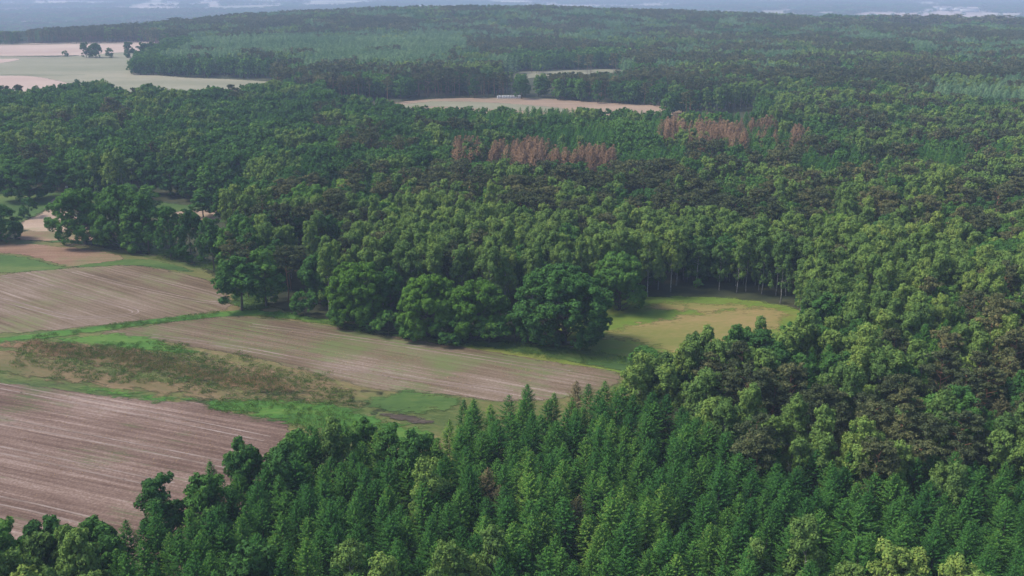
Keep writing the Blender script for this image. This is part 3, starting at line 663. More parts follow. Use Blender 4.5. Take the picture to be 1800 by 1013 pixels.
cam_xy = np.zeros(2)
random.seed(23)
specials = []     # (x, y, kind, height, width, label, name, group)
def sp(px, py, kind, hpx, wpx, label, name='broadleaf_tree', group=None, rz=None, ztop=None):
    x, y = at(px, py); d = math.hypot(y, CAM_H) ; s = F / (y * math.cos(PITCH) + CAM_H * math.sin(PITCH))
    hpx *= 1.0 if group == G2 else (.84 if kind.startswith('oak') else .9); wpx *= .93      # seen from above, the far half of a crown adds to its height
    specials.append(dict(x=x, y=y, kind=kind, h=hpx / s / math.cos(math.atan2(CAM_H, y)) , w=wpx / s, label=label, name=name, group=group, rz=rz if rz is not None else random.random() * 6.28))
G2 = 'row of trees along the upper edge of the sown field'
G1 = 'big trees along the edge of the ploughed field'
sp(992, 606, 'oakdark', 158, 186, 'largest dark oak, standing at the left end of the meadow', 'oak_tree', G1)
sp(838, 594, 'oakmid', 118, 125, 'mid green oak directly left of the largest dark oak', 'oak_tree', G1)
sp(752, 592, 'oakmid', 122, 125, 'bright green domed oak over a skirt of shrubs, third big crown from the meadow', 'oak_tree', G1)
sp(628, 572, 'oakmid', 128, 125, 'tall round bright topped oak beside the small brownish bush', 'oak_tree', G1)
sp(690, 560, 'small', 96, 70, 'darker oak half hidden behind the two bright topped oaks', 'oak_tree', G1)
sp(425, 547, 'small', 106, 98, 'lone oak with two bare stems at the corner of the sown field', 'oak_tree', G1)
sp(468, 540, 'small', 110, 80, 'tall broadleaf right behind the oak with two bare stems', 'broadleaf_tree', G1)
sp(1089, 545, 'oak', 118, 108, 'spreading oak on the meadow in front of the birch wood, short trunk in view', 'oak_tree', G1)
sp(536, 557, 'shrub', 46, 58, 'small brownish round bush between two big oaks', 'shrub')
sp(543, 520, 'pine', 96, 74, 'reddish brown pine behind the small round bush', 'pine_tree')
sp(512, 510, 'pine', 80, 50, 'slim brown pine left of the reddish brown pine', 'pine_tree')
sp(580, 505, 'small', 80, 60, 'dark broadleaf between the reddish brown pine and the tall round oak', 'broadleaf_tree')
sp(683, 590, 'shrub', 44, 60, 'leafy shrub at the foot of the third big oak', 'shrub')
sp(725, 598, 'shrub', 34, 60, 'low shrub under the bright green domed oak', 'shrub')
sp(790, 603, 'shrub', 44, 80, 'broad shrub in front of the bright domed oak and its neighbour', 'shrub')
sp(860, 604, 'shrub', 50, 80, 'dense shrub between the largest oak and its left neighbour', 'shrub')
sp(905, 604, 'shrub', 60, 70, 'dark shrub leaning on the left side of the largest oak', 'shrub')
sp(965, 607, 'shrub', 40, 60, 'dark undergrowth at the trunk of the largest oak', 'shrub')
sp(600, 575, 'shrub', 40, 60, 'shrub at the foot of the tall round bright topped oak', 'shrub')
sp(652, 580, 'shrub', 40, 60, 'low leafy shrub right of the tall round oak trunk', 'shrub')
sp(150, 430, 'oak', 94, 122, 'spreading oak with dark forked trunk at the left end of the tree row', 'oak_tree', G2)
sp(212, 436, 'oakdark', 104, 105, 'tall rounded oak second in the tree row', 'oak_tree', G2)
sp(262, 446, 'small', 104, 72, 'narrower oak third in the tree row', 'oak_tree', G2)
sp(300, 455, 'small', 94, 62, 'paler tree with yellowish top fourth in the tree row', 'broadleaf_tree', G2)
sp(338, 462, 'small', 92, 60, 'grey green tree fifth in the tree row', 'broadleaf_tree', G2)
sp(376, 476, 'small', 92, 60, 'light green birch like tree sixth in the tree row', 'broadleaf_tree', G2)
sp(412, 490, 'small', 90, 64, 'dark tree at the right end of the tree row behind the lone oak', 'broadleaf_tree', G2)
sp(238, 444, 'small', 70, 55, 'lower dark tree squeezed between second and third oak of the row', 'broadleaf_tree', G2)
sp(445, 500, 'small', 92, 66, 'broadleaf behind the lone oak towards the dark middle wood', 'broadleaf_tree', G2)
sp(490, 505, 'small', 84, 60, 'broadleaf left of the slim brown pine', 'broadleaf_tree', G2)
sp(180, 436, 'shrub', 24, 40, 'low dark bush right of the forked oak trunk', 'shrub')
sp(2, 424, 'oakdark', 74, 84, 'dark oak cut off by the left edge above the stubble', 'oak_tree')
sp(52, 382, 'shrub', 36, 38, 'pale round willow bush alone beside the grass track', 'shrub')
sp(358, 382, 'small', 54, 54, 'single rounded tree before the small pink clearing', 'broadleaf_tree')
sp(52, 352, 'oak', 84, 105, 'big sunlit oak at the left edge above the willow bush', 'oak_tree')
sp(155, 338, 'oak', 68, 84, 'broad pale oak at the wood edge right of the big sunlit oak', 'oak_tree')
sp(235, 340, 'birch', 66, 44, 'pale birch at the wood edge over the tree row', 'birch_tree')
sp(265, 342, 'small', 72, 50, 'green broadleaf at the wood edge beside the pale birch', 'broadleaf_tree')
sp(300, 345, 'small', 74, 60, 'rounded tree at the wood edge above the third oak of the row', 'broadleaf_tree')
sp(345, 350, 'oak', 80, 80, 'large tree at the wood edge behind the small clearing', 'broadleaf_tree')
sp(395, 352, 'birch', 70, 40, 'slim pale birch at the right end of that wood edge', 'birch_tree')
sp(430, 368, 'small', 62, 60, 'rounded tree right of the small pink clearing', 'broadleaf_tree')
sp(262, 372, 'small', 50, 60, 'low rounded tree behind the middle of the tree row', 'broadleaf_tree')
sp(228, 366, 'small', 46, 60, 'low tree behind the second oak of the tree row', 'broadleaf_tree')
sp(20, 338, 'oak', 66, 80, 'dark oak behind the big sunlit oak', 'oak_tree')
sp(100, 336, 'small', 64, 56, 'tree in the gap between the big sunlit oak and the broad pale oak', 'broadleaf_tree')
sp(195, 338, 'small', 64, 50, 'shaded tree right of the broad pale oak', 'broadleaf_tree')
G3 = 'trees standing alone on the far fields'
sp(115, 100, 'shrub', 11, 13, 'tiny round bush on the far pink field', 'shrub', G3)
sp(152, 102, 'small', 30, 24, 'left one of the pair of round trees on the far field', 'broadleaf_tree', G3)
sp(169, 102, 'oak', 29, 27, 'right one of the pair of round trees on the far field', 'broadleaf_tree', G3)
sp(192, 102, 'small', 19, 18, 'smaller round tree right of the pair on the far field', 'broadleaf_tree', G3)
sp(229, 102, 'small', 31, 24, 'upright tree on the far field left of the larch stand', 'broadleaf_tree', G3)
sp(251, 101, 'small', 28, 26, 'round tree between the upright one and the larch stand', 'broadleaf_tree', G3)
sp(268, 99, 'small', 28, 26, 'dark round tree joined to the end of the larch stand', 'broadleaf_tree', G3)
sp(136, 160, 'small', 22, 18, 'brownish round tree before the far pink field', 'broadleaf_tree')
sp(1135, 688, 'small', 82, 88, 'dark oak crown poking out over the lower corner of the meadow', 'oak_tree')

def sample_kind(mix, u):
    acc = 0
    for k, v in mix.items():
        acc += v
        if u < acc: return k
    return k

trees = []   # arrays per kind
def cell_u(x, y, size, seed):
    """value of the nearest jittered cell centre: trees of a kind grow in small groups"""
    gx = np.floor(x / size).astype(np.int64); gy = np.floor(y / size).astype(np.int64)
    best = np.full(x.shape, 1e18); out = np.zeros(x.shape)
    for di in (-1, 0, 1):
        for dj in (-1, 0, 1):
            i = gx + di; j = gy + dj
            cx = (i + hsh(i, j, seed)) * size; cyy = (j + hsh(i, j, seed + 1)) * size
            d = (cx - x) ** 2 + (cyy - y) ** 2; m = d < best
            best = np.where(m, d, best); out = np.where(m, hsh(i, j, seed + 2), out)
    return out

sx = np.array([s['x'] for s in specials]); sy = np.array([s['y'] for s in specials]); sw = np.array([s['w'] for s in specials])
stand = {}
for kind in ('spruce', 'larch', 'brown', 'dead', 'birch', 'oak', 'small', 'bright', 'pine'):
    s = SP[kind]
    ys = np.arange(100, 2520 * KD, s * 0.92); xs = np.arange(-1150, 1150, s)
    X, Y = np.meshgrid(xs, ys); X[::2] += s / 2
    keep = np.abs(X) < 0.50 / KD * Y + 30; X = X[keep]; Y = Y[keep]
    X = X + rng.uniform(-.36, .36, X.shape) * s; Y = Y + rng.uniform(-.36, .36, X.shape) * s
    n = len(X); S = rng.uniform(.86, 1.12, n)
    base = {'birch': 1.0, 'pine': .93, 'spruce': .75, 'brown': .75}.get(kind, 0.95)
    H = S * base * rng.uniform(.93, 1.07, n) * (0.92 + 0.16 * vnoise(X * .02, Y * .02, 9)); Wd = S * base * rng.uniform(.93, 1.12, n)
    Z = hill(X, Y); px, py = project(X, Y, Z + 0.93 * HT[kind] * H)
    ok = (px > -140) & (px < 1940) & (py < 1130)
    X, Y, Z, px, py, H, Wd = (a[ok] for a in (X, Y, Z, px, py, H, Wd))
    # ragged stand borders
    jx = (vnoise(X * .06, Y * .06, 5) - .5) * 10 * np.clip(400 * KD / Y, .2, 1); jy = (vnoise(X * .06, Y * .06, 6) - .5) * 6 * np.clip(400 * KD / Y, .2, 1)
    U = np.where(Y > 900 * KD, cell_u(X, Y, 24, 50), np.where(Y > 450 * KD, cell_u(X, Y, 14, 60), cell_u(X, Y, 8.5, 70)))
    # larger patches on the hill
    U2 = cell_u(X, Y, 95, 80)
    U = np.where((Y > 1000 * KD), (U * 0.6 + U2 * 0.75) % 1.0, U)
    pl = np.zeros(X.shape, bool)
    for rn, q, mix in REG:
        if rn == 'front spruces': pl |= inside(q, px, py)
    U = np.where(pl, cell_u(X, Y, 4.2, 90), U)
    done = np.zeros(X.shape, bool); acc = np.zeros(X.shape, bool); rid = np.zeros(X.shape, int)
    for ri, (rn, poly, mix) in enumerate(REG):
        m = inside(poly, px + jx, py + jy) & ~done; done |= m; rid[m] = ri
        if kind in mix:
            lo = 0
            for k2, v2 in mix.items():
                if k2 == kind: break
                lo += v2
            acc |= m & (U >= lo) & (U < lo + mix[kind] + 1e-6)
    bx, by = project(X, Y, Z)
    for poly in OPEN: acc &= ~inside(poly, bx, by)
    for i in range(len(sx)):
        acc &= (X - sx[i]) ** 2 + (Y - sy[i]) ** 2 > (sw[i] * 0.40 + WD[kind] * .18) ** 2
    stand[kind] = (X[acc], Y[acc], Z[acc], px[acc], py[acc], rid[acc], H[acc], Wd[acc])

# far plain: woods in patches, fields between
ys = np.arange(2000 * KD, 9500, 20.0); xs = np.arange(-5400, 5400, 20.0)
X, Y = np.meshgrid(xs, ys); keep = (np.abs(X) < .56 * Y + 50); X = X[keep]; Y = Y[keep]
X = X + rng.uniform(-7, 7, X.shape); Y = Y + rng.uniform(-7, 7, X.shape)
px, py = project(X, Y, hill(X, Y) + 12); bx, by = project(X, Y, hill(X, Y))
ok = (py < 74)
ok &= ~((hill(X, Y) > 4)) & (px > -60) & (px < 1860) & (by > -30)
dd = vnoise(X / 300, Y / 420, 21) * .65 + vnoise(X / 110, Y / 150, 22) * .35
ok &= (dd > 0.47) | (Y < 2500 * KD)
FARF = [[(225, 14), (240, 8), (316, 7.5), (320, 14)], [(328, 13), (333, 7), (386, 6.5), (390, 13)], [(345, 8), (350, 2), (385, 2), (390, 8)], [(55, 7), (65, 3), (165, 3.5), (160, 7)],
        [(1490, 33), (1520, 22), (1640, 23), (1800, 28), (1790, 36), (1600, 35)], [(1640, 26), (1645, 16), (1720, 15), (1725, 26)]]
for q in FARF: ok &= ~(inside(q, bx, by)) | (rng.random(X.shape) < 0.02)
farp = (X[ok], Y[ok], hill(X[ok], Y[ok]))

# ------------------------------------------------------------------ planting
NAMES = dict(spruce='spruce_tree', larch='larch_tree', brown='brownish_spruce', dead='dead_spruce', birch='birch_tree', oak='oak_tree', small='broadleaf_tree', bright='broadleaf_tree', pine='pine_tree', shrub='shrub')
def plant(kind, name, x, y, z, sxy, sz, rz, label, group, v, whole=False, near=False):
    lod = 0 if (y < 520 * KD or near) else (1 if (y < 1100 * KD or near) else 2)
    pr = KIND[kind][lod]; c, t, wh = pr[v % len(pr)]
    tilt = (random.gauss(0, .02), random.gauss(0, .02), rz)
    if whole or lod == 2:
        o = bpy.data.objects.new(name, wh); COL.objects.link(o)
        o.location = (x, y, z); o.rotation_euler = tilt; o.scale = (sxy, sxy, sz)
    else:
        o = bpy.data.objects.new(name, None); COL.objects.link(o); o.empty_display_size = 1
        o.location = (x, y, z); o.rotation_euler = tilt; o.scale = (sxy, sxy, sz)
        a = bpy.data.objects.new('crown', c); COL.objects.link(a); a.parent = o
        b = bpy.data.objects.new('trunk', t); COL.objects.link(b); b.parent = o
    tag(o, label, 'shrub' if name == 'shrub' else 'tree', group)
    return o

for i, s_ in enumerate(specials):
    k = s_['kind']
    plant(k, s_['name'], s_['x'], s_['y'], float(hill(s_['x'], s_['y'])), s_['w'] / WD[k], s_['h'] / HT[k], s_['rz'], s_['label'], s_['group'], i, near=True)

WORD = dict(spruce='dark green spruce', brown='brownish spruce', larch='pale blue green larch', dead='rusty dead spruce', birch='light green birch', oak='wide dark green oak', small='dark green broadleaf', bright='bright green broadleaf', pine='olive brown pine')
ZONE = {'front corner': 'in the lower left corner clump', 'front edge': 'at near wood edge by fields', 'front spruces': 'in near plantation',
        'brown pines': 'in pine belt behind near spruces', 'right birches': 'in light patch at right border', 'meadow edge': 'along the lower meadow edge',
        'right mixed wood': 'in wood right of meadow', 'birch wood': 'in birch wood behind meadow', 'dark middle wood': 'in dark wood behind lone oak',
        'pine and oak belt': 'in belt behind birch wood', 'dark spruces': 'before the central far field', 'rusty patch': 'in the rusty patch',
        'right far wood': 'in wood at middle right', 'left wood': 'in wood behind left fields', 'pale wood': 'in pale wood right of central far field',
        'dark treeline': 'in the dark distant treeline', 'larch stand': 'in the far larch stand', 'hill wood': 'on the far wooded hill'}
COLS = ['far left', 'left', 'inner left', 'centre left', 'centre', 'centre right', 'inner right', 'right', 'far right']
def size_word(a, b):
    h = 'tall' if b > 1.02 else ('short' if b < 0.82 else '')
    w = 'slim' if a < 0.84 else ('broad' if a > 1.04 else '')
    return (h + ' ' + w).strip()
def place_word(px, py, rn, reg):
    q = COLS[int(np.clip(px / 1800 * 9, 0, 8))]
    ys_ = [p[1] for p in reg if 0 <= p[1] <= 1013]; lo, hi = min(ys_), min(max(ys_), 1005)
    t = (py - lo) / max(hi - lo, 1)
    if hi - lo < 45: return q
    return q + (' back' if t < .3 else (' middle' if t < .62 else (' front' if t < .86 else ' front edge')))

rest = {}
for kind, (X, Y, Z, px, py, rid, H, Wd) in stand.items():
    n = len(X)
    if n == 0: continue
    RZ = rng.uniform(0, 6.283, n); V = rng.integers(0, 60, n)
    vis = (px > -5) & (px < 1805) & (py > -2) & (py < 1012)
    order = np.argsort(np.where(vis, Y, 1e9)); lim = dict(small=165, bright=80, oak=270, birch=290, pine=295).get(kind, 300)
    ind = order[:min(lim, int(vis.sum()))]
    for i in ind:
        rn = REG[rid[i]][0]
        pw = place_word(px[i], py[i], rn, REG[rid[i]][1])
        q_ = .79 if kind in ('spruce', 'brown') else 1.0
        label = (size_word(Wd[i] / q_, H[i] / q_) + ' ' + WORD[kind] + ' ' + ZONE[rn]).strip() + ', ' + pw
        plant(kind, NAMES[kind], float(X[i]), float(Y[i]), float(Z[i]), float(Wd[i]), float(H[i]), float(RZ[i]), label, label.split(',')[0] + 's, ' + pw, int(V[i]), whole=Y[i] > 700 * KD)
    m = np.ones(n, bool); m[ind] = False
    rest[kind] = (X[m], Y[m], Z[m], Wd[m], H[m], RZ[m], V[m])

def scatter(name, groups, label, cat):
    """groups: list of (mesh list, X, Y, Z, sxy, sz, rz, v): ONE object that instances the meshes on its points"""
    coll = bpy.data.collections.new(name + '_source')
    ms = []; idx, P, SCL, ROT = [], [], [], []
    for meshes, X, Y, Z, a, b, rz, v in groups:
        base = len(ms)
        for k, me in enumerate(meshes):
            o = bpy.data.objects.new('a%04d_%s' % (base + k, name), me); coll.objects.link(o); ms.append(o)
        P.append(np.stack([X, Y, Z], 1)); SCL.append(np.stack([a, a, b], 1)); ROT.append(np.stack([rng.normal(0, .02, len(X)), rng.normal(0, .02, len(X)), rz], 1)); idx.append(base + v % len(meshes))
    P = np.concatenate(P); SCL = np.concatenate(SCL); ROT = np.concatenate(ROT); idx = np.concatenate(idx)
    me = bpy.data.meshes.new(name); me.vertices.add(len(P)); me.vertices.foreach_set('co', P.astype(np.float32).ravel())
    for nm, ty, dat, key in (('tree_scale', 'FLOAT_VECTOR', SCL.astype(np.float32).ravel(), 'vector'), ('tree_turn', 'FLOAT_VECTOR', ROT.astype(np.float32).ravel(), 'vector'), ('tree_pick', 'INT', idx.astype(np.int32), 'value')):
        at_ = me.attributes.new(nm, ty, 'POINT'); at_.data.foreach_set(key, dat)
    o = bpy.data.objects.new(name, me); COL.objects.link(o)
    ng = bpy.data.node_groups.new(name + '_nodes', 'GeometryNodeTree')
    ng.interface.new_socket('Geometry', in_out='INPUT', socket_type='NodeSocketGeometry'); ng.interface.new_socket('Geometry', in_out='OUTPUT', socket_type='NodeSocketGeometry')
    N = ng.nodes; Lk = ng.links
    gi = N.new('NodeGroupInput'); go = N.new('NodeGroupOutput')
    ci = N.new('GeometryNodeCollectionInfo'); ci.inputs['Collection'].default_value = coll; ci.inputs['Separate Children'].default_value = True; ci.inputs['Reset Children'].default_value = True
    ip = N.new('GeometryNodeInstanceOnPoints'); ip.inputs['Pick Instance'].default_value = True
    def attr(nm, ty):
        q = N.new('GeometryNodeInputNamedAttribute'); q.data_type = ty; q.inputs['Name'].default_value = nm
        return q.outputs['Attribute']
    Lk.new(gi.outputs[0], ip.inputs['Points']); Lk.new(ci.outputs[0], ip.inputs['Instance'])
    Lk.new(attr('tree_pick', 'INT'), ip.inputs['Instance Index']); Lk.new(attr('tree_scale', 'FLOAT_VECTOR'), ip.inputs['Scale'])
    er = N.new('FunctionNodeEulerToRotation'); Lk.new(attr('tree_turn', 'FLOAT_VECTOR'), er.inputs[0]); Lk.new(er.outputs[0], ip.inputs['Rotation'])
    Lk.new(ip.outputs[0], go.inputs[0])
    md = o.modifiers.new('scatter', 'NODES'); md.node_group = ng
    tag(o, label, cat, None, 'stuff')
    print('stuff', name, len(P))
    return o

RL = dict(brown=('brownish_spruce_wood', 'brownish thinning spruces scattered in the spruce wood'), spruce=('spruce_wood', 'dark pointed spruces filling the near plantation and far stands'), larch=('larch_wood', 'pale blue green larches filling the far stands'), dead=('dead_spruce_wood', 'rusty dead spruces further back in the wood'),
          birch=('birch_wood', 'light green birches filling the wood behind the meadow'), oak=('oak_wood', 'wide oaks filling the woods further back'), small=('broadleaf_wood', 'rounded dark broadleaf trees filling the woods further back'),
          bright=('bright_broadleaf_wood', 'bright green broadleaf trees scattered in the woods further back'), pine=('pine_wood', 'brownish pines covering the hill and the belts'))
for kind, (X, Y, Z, a, b, rz, v) in rest.items():
    if len(X) == 0: continue
    gr = []
    for lod, (y0, y1) in enumerate(((0, 430 * KD), (430 * KD, 1000 * KD), (1000 * KD, 9999))):
        m = (Y >= y0) & (Y < y1)
        if m.any(): gr.append(([p[2] for p in KIND[kind][lod]], X[m], Y[m], Z[m], a[m], b[m], rz[m], v[m]))
    scatter(RL[kind][0], gr, RL[kind][1], 'trees')
X, Y, Z = farp; n = len(X)
kk = (vnoise(X / 160, Y / 160, 31) * 3).astype(int)
gr = []
for j, kd in enumerate(('small', 'pine', 'oak')):
    m = kk == j
    if m.any():
        s_ = {'small': 2.4, 'pine': 2.8, 'oak': 1.5}[kd]
        gr.append(([p[2] for p in KIND[kd][2]], X[m], Y[m], Z[m], s_ * rng.uniform(.8, 1.3, m.sum()), rng.uniform(.75, 1.25, m.sum()), rng.uniform(0, 6.28, m.sum()), rng.integers(0, 9, m.sum())))
scatter('far_plain_woods', gr, 'hazy blue woods of the far plain beyond the hill', 'trees')


def world_poly(px): return [at(*p) for p in px]
def sdist(poly, X, Y):
    d = np.full(X.shape, 1e9)
    for i in range(len(poly)):
        a = np.array(poly[i]); b = np.array(poly[(i + 1) % len(poly)]); e = b - a; l2 = max(float(e @ e), 1e-9)
        t = np.clip(((X - a[0]) * e[0] + (Y - a[1]) * e[1]) / l2, 0, 1)
        d = np.minimum(d, np.hypot(X - a[0] - t * e[0], Y - a[1] - t * e[1]))
    return np.where(inside(poly, X, Y), -d, d)

# undergrowth that closes the foot of the wood edges
UX, UY = [], []
for poly, x0, s_ in ((OPEN[0], 190, 2.6), (OPEN[1], 1040, 2.6), (OPEN[2], 0, 4.5), (OPEN[3], 0, 6.0)):
    W_ = world_poly(poly); a = np.array(W_)
    X, Y = np.meshgrid(np.arange(a[:, 0].min() - 12, a[:, 0].max() + 12, s_), np.arange(a[:, 1].min() - 12, a[:, 1].max() + 12, s_))
    X = X + rng.uniform(-1, 1, X.shape) * s_ * .4; Y = Y + rng.uniform(-1, 1, X.shape) * s_ * .4
    d = sdist(W_, X, Y); bx, by = project(X, Y, 0)
    m = (d > 1.0) & (d < 9) & (bx > x0) & (bx < 1900) & (rng.random(X.shape) < .8)
    for q in OPEN: m &= ~inside(q, bx, by)
    tx, ty = project(X, Y, 12)
    cover = np.zeros(X.shape, bool)
    for rn, q, mix in REG:
        if mix: cover |= inside(q, tx, ty)
    m &= cover
    UX.append(X[m]); UY.append(Y[m])
UX = np.concatenate(UX); UY = np.concatenate(UY); n = len(UX)
scatter('undergrowth', [([p[2] for p in KIND['shrub'][1]], UX, UY, hill(UX, UY), rng.uniform(.6, 1.15, n), rng.uniform(.6, 1.5, n), rng.uniform(0, 6.28, n), rng.integers(0, 9, n))], 'leafy undergrowth closing the foot of the wood edges', 'undergrowth')

def tuft_mesh(name, mat, n, h, r, g):
    P = np.stack([g.normal(0, r, n), g.normal(0, r, n), g.uniform(0.05, h, n)], 1)
    T = unit(g.normal(size=(n, 3)) * [.6, .6, .3] + [0, 0, 1.0]); N = unit(np.cross(T, g.normal(size=(n, 3))))
    return build_mesh(name, [leaves(P, N, h * g.uniform(.6, 1.2, n), g, 0.4, T, None, mat)])
M['heather'] = leaf_mat('heather_leaves', [(0.0, (0.028, 0.050, 0.014)), (0.4, (0.060, 0.072, 0.024)), (0.7, (0.15, 0.088, 0.045)), (1.0, (0.23, 0.14, 0.08))], .1, .08)
M['blade'] = leaf_mat('grass_blades', [(0.0, (0.024, 0.055, 0.012)), (0.5, (0.045, 0.088, 0.018)), (1.0, (0.085, 0.11, 0.028))], .25, .05)
M['straw'] = leaf_mat('straw_litter', [(0.0, (0.10, 0.065, 0.03)), (0.6, (0.20, 0.13, 0.06)), (1.0, (0.28, 0.20, 0.11))], .1)
gg = np.random.default_rng(5)
heather = [tuft_mesh('heather_tuft', M['heather'], 56, .20, .6, gg) for _ in range(4)]
blades = [tuft_mesh('grass_tuft', M['blade'], 46, .3, .45, gg) for _ in range(4)]
straw = [tuft_mesh('straw_tuft', M['straw'], 10, .16, .22, gg) for _ in range(3)]
def fill(px, s_, thr, f, seed):
    W_ = world_poly(px); a = np.array(W_)
    X, Y = np.meshgrid(np.arange(a[:, 0].min(), a[:, 0].max(), s_), np.arange(a[:, 1].min(), a[:, 1].max(), s_))
    X = X + rng.uniform(-1, 1, X.shape) * s_ * .5; Y = Y + rng.uniform(-1, 1, X.shape) * s_ * .5
    d = sdist(W_, X, Y); nz = vnoise(X * f, Y * f, seed) * .6 + vnoise(X * f * 3.1, Y * f * 3.1, seed + 1) * .4
    m = (nz - np.clip(d + 1.5, -3, 3) * .09 > thr) & (d < 1.2) & (X > -110) & (X < 110)
    return X[m], Y[m]
def group(ms, XY, a0, a1):
    X, Y = XY; n = len(X)
    return (ms, X, Y, np.full(n, .28), rng.uniform(a0, a1, n), rng.uniform(a0, a1, n), rng.uniform(0, 6.28, n), rng.integers(0, 9, n))
scatter('heather_tufts', [group(heather, fill(HEATH, 1.0, .44, .16, 41), .7, 1.5)], 'brown and dark green rough tufts on the strip between the fields', 'rough grass')
VERGES = [[(0, 598), (100, 585), (250, 567), (350, 555), (412, 548), (470, 548), (600, 568), (640, 582), (520, 563), (440, 553), (330, 562), (220, 577), (110, 592), (0, 602)],
          [(355, 706), (430, 703), (500, 700), (600, 716), (700, 745), (700, 790), (560, 760), (512, 742), (440, 730), (362, 716)],
          [(220, 448), (300, 458), (370, 474), (405, 505), (412, 545), (480, 545), (460, 500), (380, 460), (240, 430)],
          [(600, 578), (700, 594), (800, 606), (900, 620), (1000, 636), (1090, 650), (1150, 660), (1160, 640), (1050, 618), (930, 606), (780, 596), (660, 580)],
          [(0, 604), (300, 600), (600, 660), (640, 720), (400, 700), (0, 655)]]
scatter('grass_tufts', [group(blades, fill(q, 1.25, (.42 if i < 4 else .56), .2, 43 + i), .5, 1.2) for i, q in enumerate(VERGES)], 'uneven green grass tufts on verges and strips between the fields', 'grass')
LITTER = [([(0, 690), (360, 712), (500, 745), (250, 860), (0, 920)], 2.4, .62), ([(280, 596), (420, 565), (700, 600), (1050, 652), (880, 700), (640, 680)], 2.0, .60), ([(40, 430), (170, 440), (210, 455), (100, 466)], 1.6, .5), ([(0, 625), (200, 680), (500, 695), (620, 690), (480, 655), (150, 610)], 1.8, .55)]
scatter('straw_litter', [group(straw, fill(q, s_, t_, .06, 53), .6, 1.4) for q, s_, t_ in LITTER], 'pale straw litter strewn over the ploughed soil', 'straw')

# row of white upright bales at the back of the central far field
def lathe(name, prof, mat, seg=14):
    a = np.arange(seg) * 2 * math.pi / seg
    V = np.concatenate([np.stack([np.cos(a) * r, np.sin(a) * r, np.full(seg, z)], 1) for r, z in prof])
    Q = [(k * seg + i, k * seg + (i + 1) % seg, (k + 1) * seg + (i + 1) % seg, (k + 1) * seg + i) for k in range(len(prof) - 1) for i in range(seg)]
    return build_mesh(name, [(V, np.array(Q), np.zeros(len(V)), mat)])
def plain(name, col, rough=.6):
    m, n, out = new_mat(name); tc = n.nodes.new('ShaderNodeTexCoord')
    c = mixc(n, noise(n, tc.outputs['Object'], 1.5, 4, .6), tuple(x * .8 for x in col), col)
    d = n.nodes.new('ShaderNodeBsdfPrincipled'); n.links.new(c, d.inputs['Base Color']); d.inputs['Roughness'].default_value = rough
    n.links.new(d.outputs[0], out.inputs[0]); return m
M['wrap'] = plain('white_wrap', (.8, .8, .8), .4); M['wall'] = plain('white_wall', (.5, .49, .48)); M['roof'] = plain('pale_roof', (.36, .30, .28)); M['glass'] = plain('dark_glass', (.05, .06, .08), .2); M['post'] = plain('grey_post', (.2, .17, .14))
bale = lathe('wrapped_bale', [(.01, 0), (.45, 0), (.50, .06), (.51, .5), (.49, .98), (.51, 1.04), (.52, 1.5), (.50, 2.02), (.44, 2.1), (.01, 2.12)], M['wrap'])
bx0 = at(875, 174.0); bx1 = at(914, 173.4)
NB = 15
for i in range(NB):
    t = i / (NB - 1); o = bpy.data.objects.new('wrapped_bale', bale); COL.objects.link(o)
    o.location = (bx0[0] * (1 - t) + bx1[0] * t, bx0[1] * (1 - t) + bx1[1] * t, .05); o.rotation_euler = (0, 0, i * 1.7); o.scale = (.8, .8, .95 + .08 * random.random())
    where = ('leftmost white upright bale of the row behind the central far field' if i == 0 else 'rightmost white upright bale of the row behind the central far field' if i == NB - 1 else 'white upright bale inside the row behind the central far field')
    tag(o, where, 'bale', 'white upright bales in a row on the far field')

def box(x0, x1, y0, y1, z0, z1, mat):
    V = np.array([(x, y, z) for z in (z0, z1) for y in (y0, y1) for x in (x0, x1)], float)
    return (V, np.array([(0, 2, 3, 1), (4, 5, 7, 6), (0, 1, 5, 4), (2, 6, 7, 3), (0, 4, 6, 2), (1, 3, 7, 5)]), np.zeros(8), mat)
def gable(L, D, h, rh):
    V = np.array([(-L / 2 - .4, -D / 2 - .4, h), (L / 2 + .4, -D / 2 - .4, h), (L / 2 + .4, 0, h + rh), (-L / 2 - .4, 0, h + rh), (L / 2 + .4, D / 2 + .4, h), (-L / 2 - .4, D / 2 + .4, h)], float)
    return (V, np.array([(0, 1, 2, 3), (3, 2, 4, 5), (0, 3, 5, 5), (1, 4, 2, 2)][:2] + [(0, 5, 4, 1)]), np.zeros(6), M['roof'])
def house(px, py, L, D, h, rh, label, rz=0.0, win=4):
    x, y = at(px, py, -DROP); L, D, h, rh = L * 1.1, D * 1.1, h * 1.2, rh * 1.2
    r_ = bpy.data.objects.new('farm_building', None); COL.objects.link(r_); r_.location = (x, y, float(hill(x, y)) + .3); r_.rotation_euler = (0, 0, rz)
    tag(r_, label, 'building', 'pale buildings on the far plain')
    w_ = bpy.data.objects.new('wall', build_mesh('wall', [box(-L / 2, L / 2, -D / 2, D / 2, 0, h, M['wall'])])); COL.objects.link(w_); w_.parent = r_
    g_ = bpy.data.objects.new('roof', build_mesh('roof', [gable(L, D, h + .02, rh)])); COL.objects.link(g_); g_.parent = r_
    wm = build_mesh('window', [box(-.9, .9, -.06, .06, 0, 1.4, M['glass'])])
    for k in range(win):
        a = bpy.data.objects.new('window', wm); COL.objects.link(a); a.parent = r_; a.location = (-L / 2 + (k + .5) * L / win, -D / 2 - .05, h * .4)
house(1437, 15, 26, 14, 8, 3, 'small pale building alone on the far plain right of the hill crest', .3)
house(1604, 17, 20, 14, 9, 3, 'small pale building left of the big white halls on the far plain')
house(1632, 21, 26, 14, 8, 2, 'low white hall at the left end of the pale field at upper right')
house(1645, 19, 24, 16, 13, 3, 'narrow tall white hall left of the three wide halls at upper right', -.1)
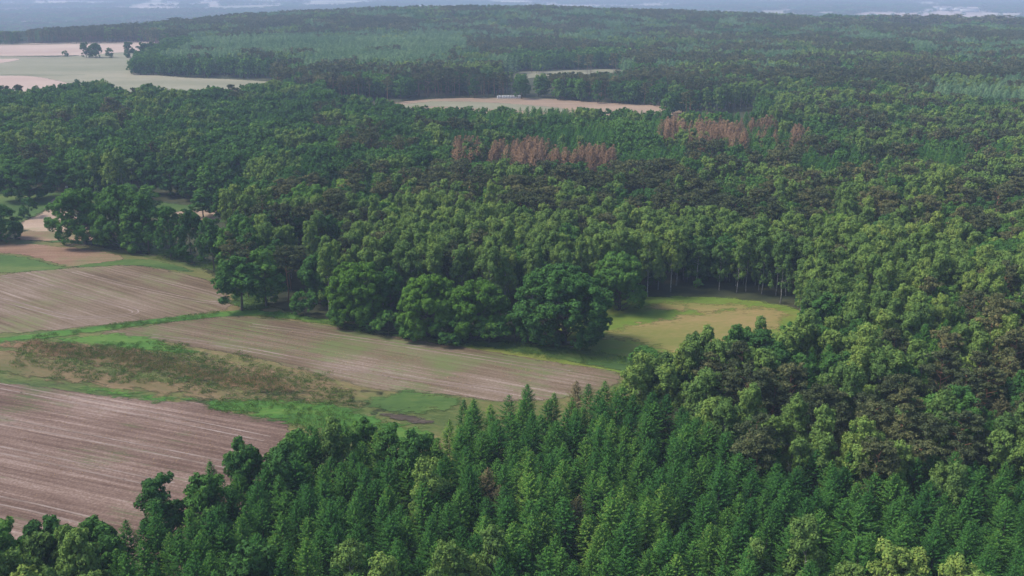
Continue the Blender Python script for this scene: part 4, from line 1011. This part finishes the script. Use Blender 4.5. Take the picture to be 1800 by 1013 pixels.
house(1662, 20, 40, 20, 12, 4, 'wide white hall with trees at its left at upper right', .1)
house(1684, 20, 26, 18, 12, 3, 'narrow white hall between two wide halls at upper right')
house(1704, 22, 62, 24, 11, 4, 'widest white hall at the right end of the far field at upper right', .05, 7)
house(1779, 19, 18, 12, 8, 2, 'small pale building near the upper right corner', .2)
house(1530, 9, 20, 12, 6, 2, 'tiny pale house in the hazy trees above the right end of the hill')
house(366, 4, 34, 16, 8, 3, 'pale farm building beside the far strip fields at upper left')
house(298, 6, 20, 12, 6, 2, 'tiny pale farm building above the left far strip field', .2)

# small white board on a post in the shade of the left wood edge
x, y = at(118, 336)
b_ = bpy.data.objects.new('notice_board', None); COL.objects.link(b_); b_.location = (x, y, 0); tag(b_, 'small white board on a post at the shaded wood edge on the left', 'sign')
o = bpy.data.objects.new('board', build_mesh('board', [box(-.5, .5, -.04, .04, 1.2, 1.9, M['wrap'])])); COL.objects.link(o); o.parent = b_
o = bpy.data.objects.new('post', build_mesh('post', [box(-.05, .05, .045, .14, 0, 1.8, M['post'])])); COL.objects.link(o); o.parent = b_

# ------------------------------------------------------------------ haze
def haze():
    x, y0, y1, z0, z1 = 9300, -400, 15300, -DROP - 1.5, 96
    V = [(-x, y0, z0), (x, y0, z0), (x, y1, z0), (-x, y1, z0), (-x, y0, z1), (x, y0, z1), (x, y1, z1), (-x, y1, z1)]
    Fc = [(3, 2, 1, 0), (4, 5, 6, 7), (0, 1, 5, 4), (1, 2, 6, 5), (2, 3, 7, 6), (3, 0, 4, 7)]
    me = bpy.data.meshes.new('haze'); me.from_pydata(V, [], Fc)
    m, n, out = new_mat('haze_air'); p = n.nodes.new('ShaderNodeVolumePrincipled')
    p.inputs['Color'].default_value = HAZE_COLOR; p.inputs['Density'].default_value = HAZE_DENSITY
    p.inputs['Anisotropy'].default_value = 0.0
    n.links.new(p.outputs[0], out.inputs['Volume']); me.materials.append(m)
    o = bpy.data.objects.new('haze', me); COL.objects.link(o)
    tag(o, None, None, None, 'stuff'); o.display_type = 'WIRE'
haze()
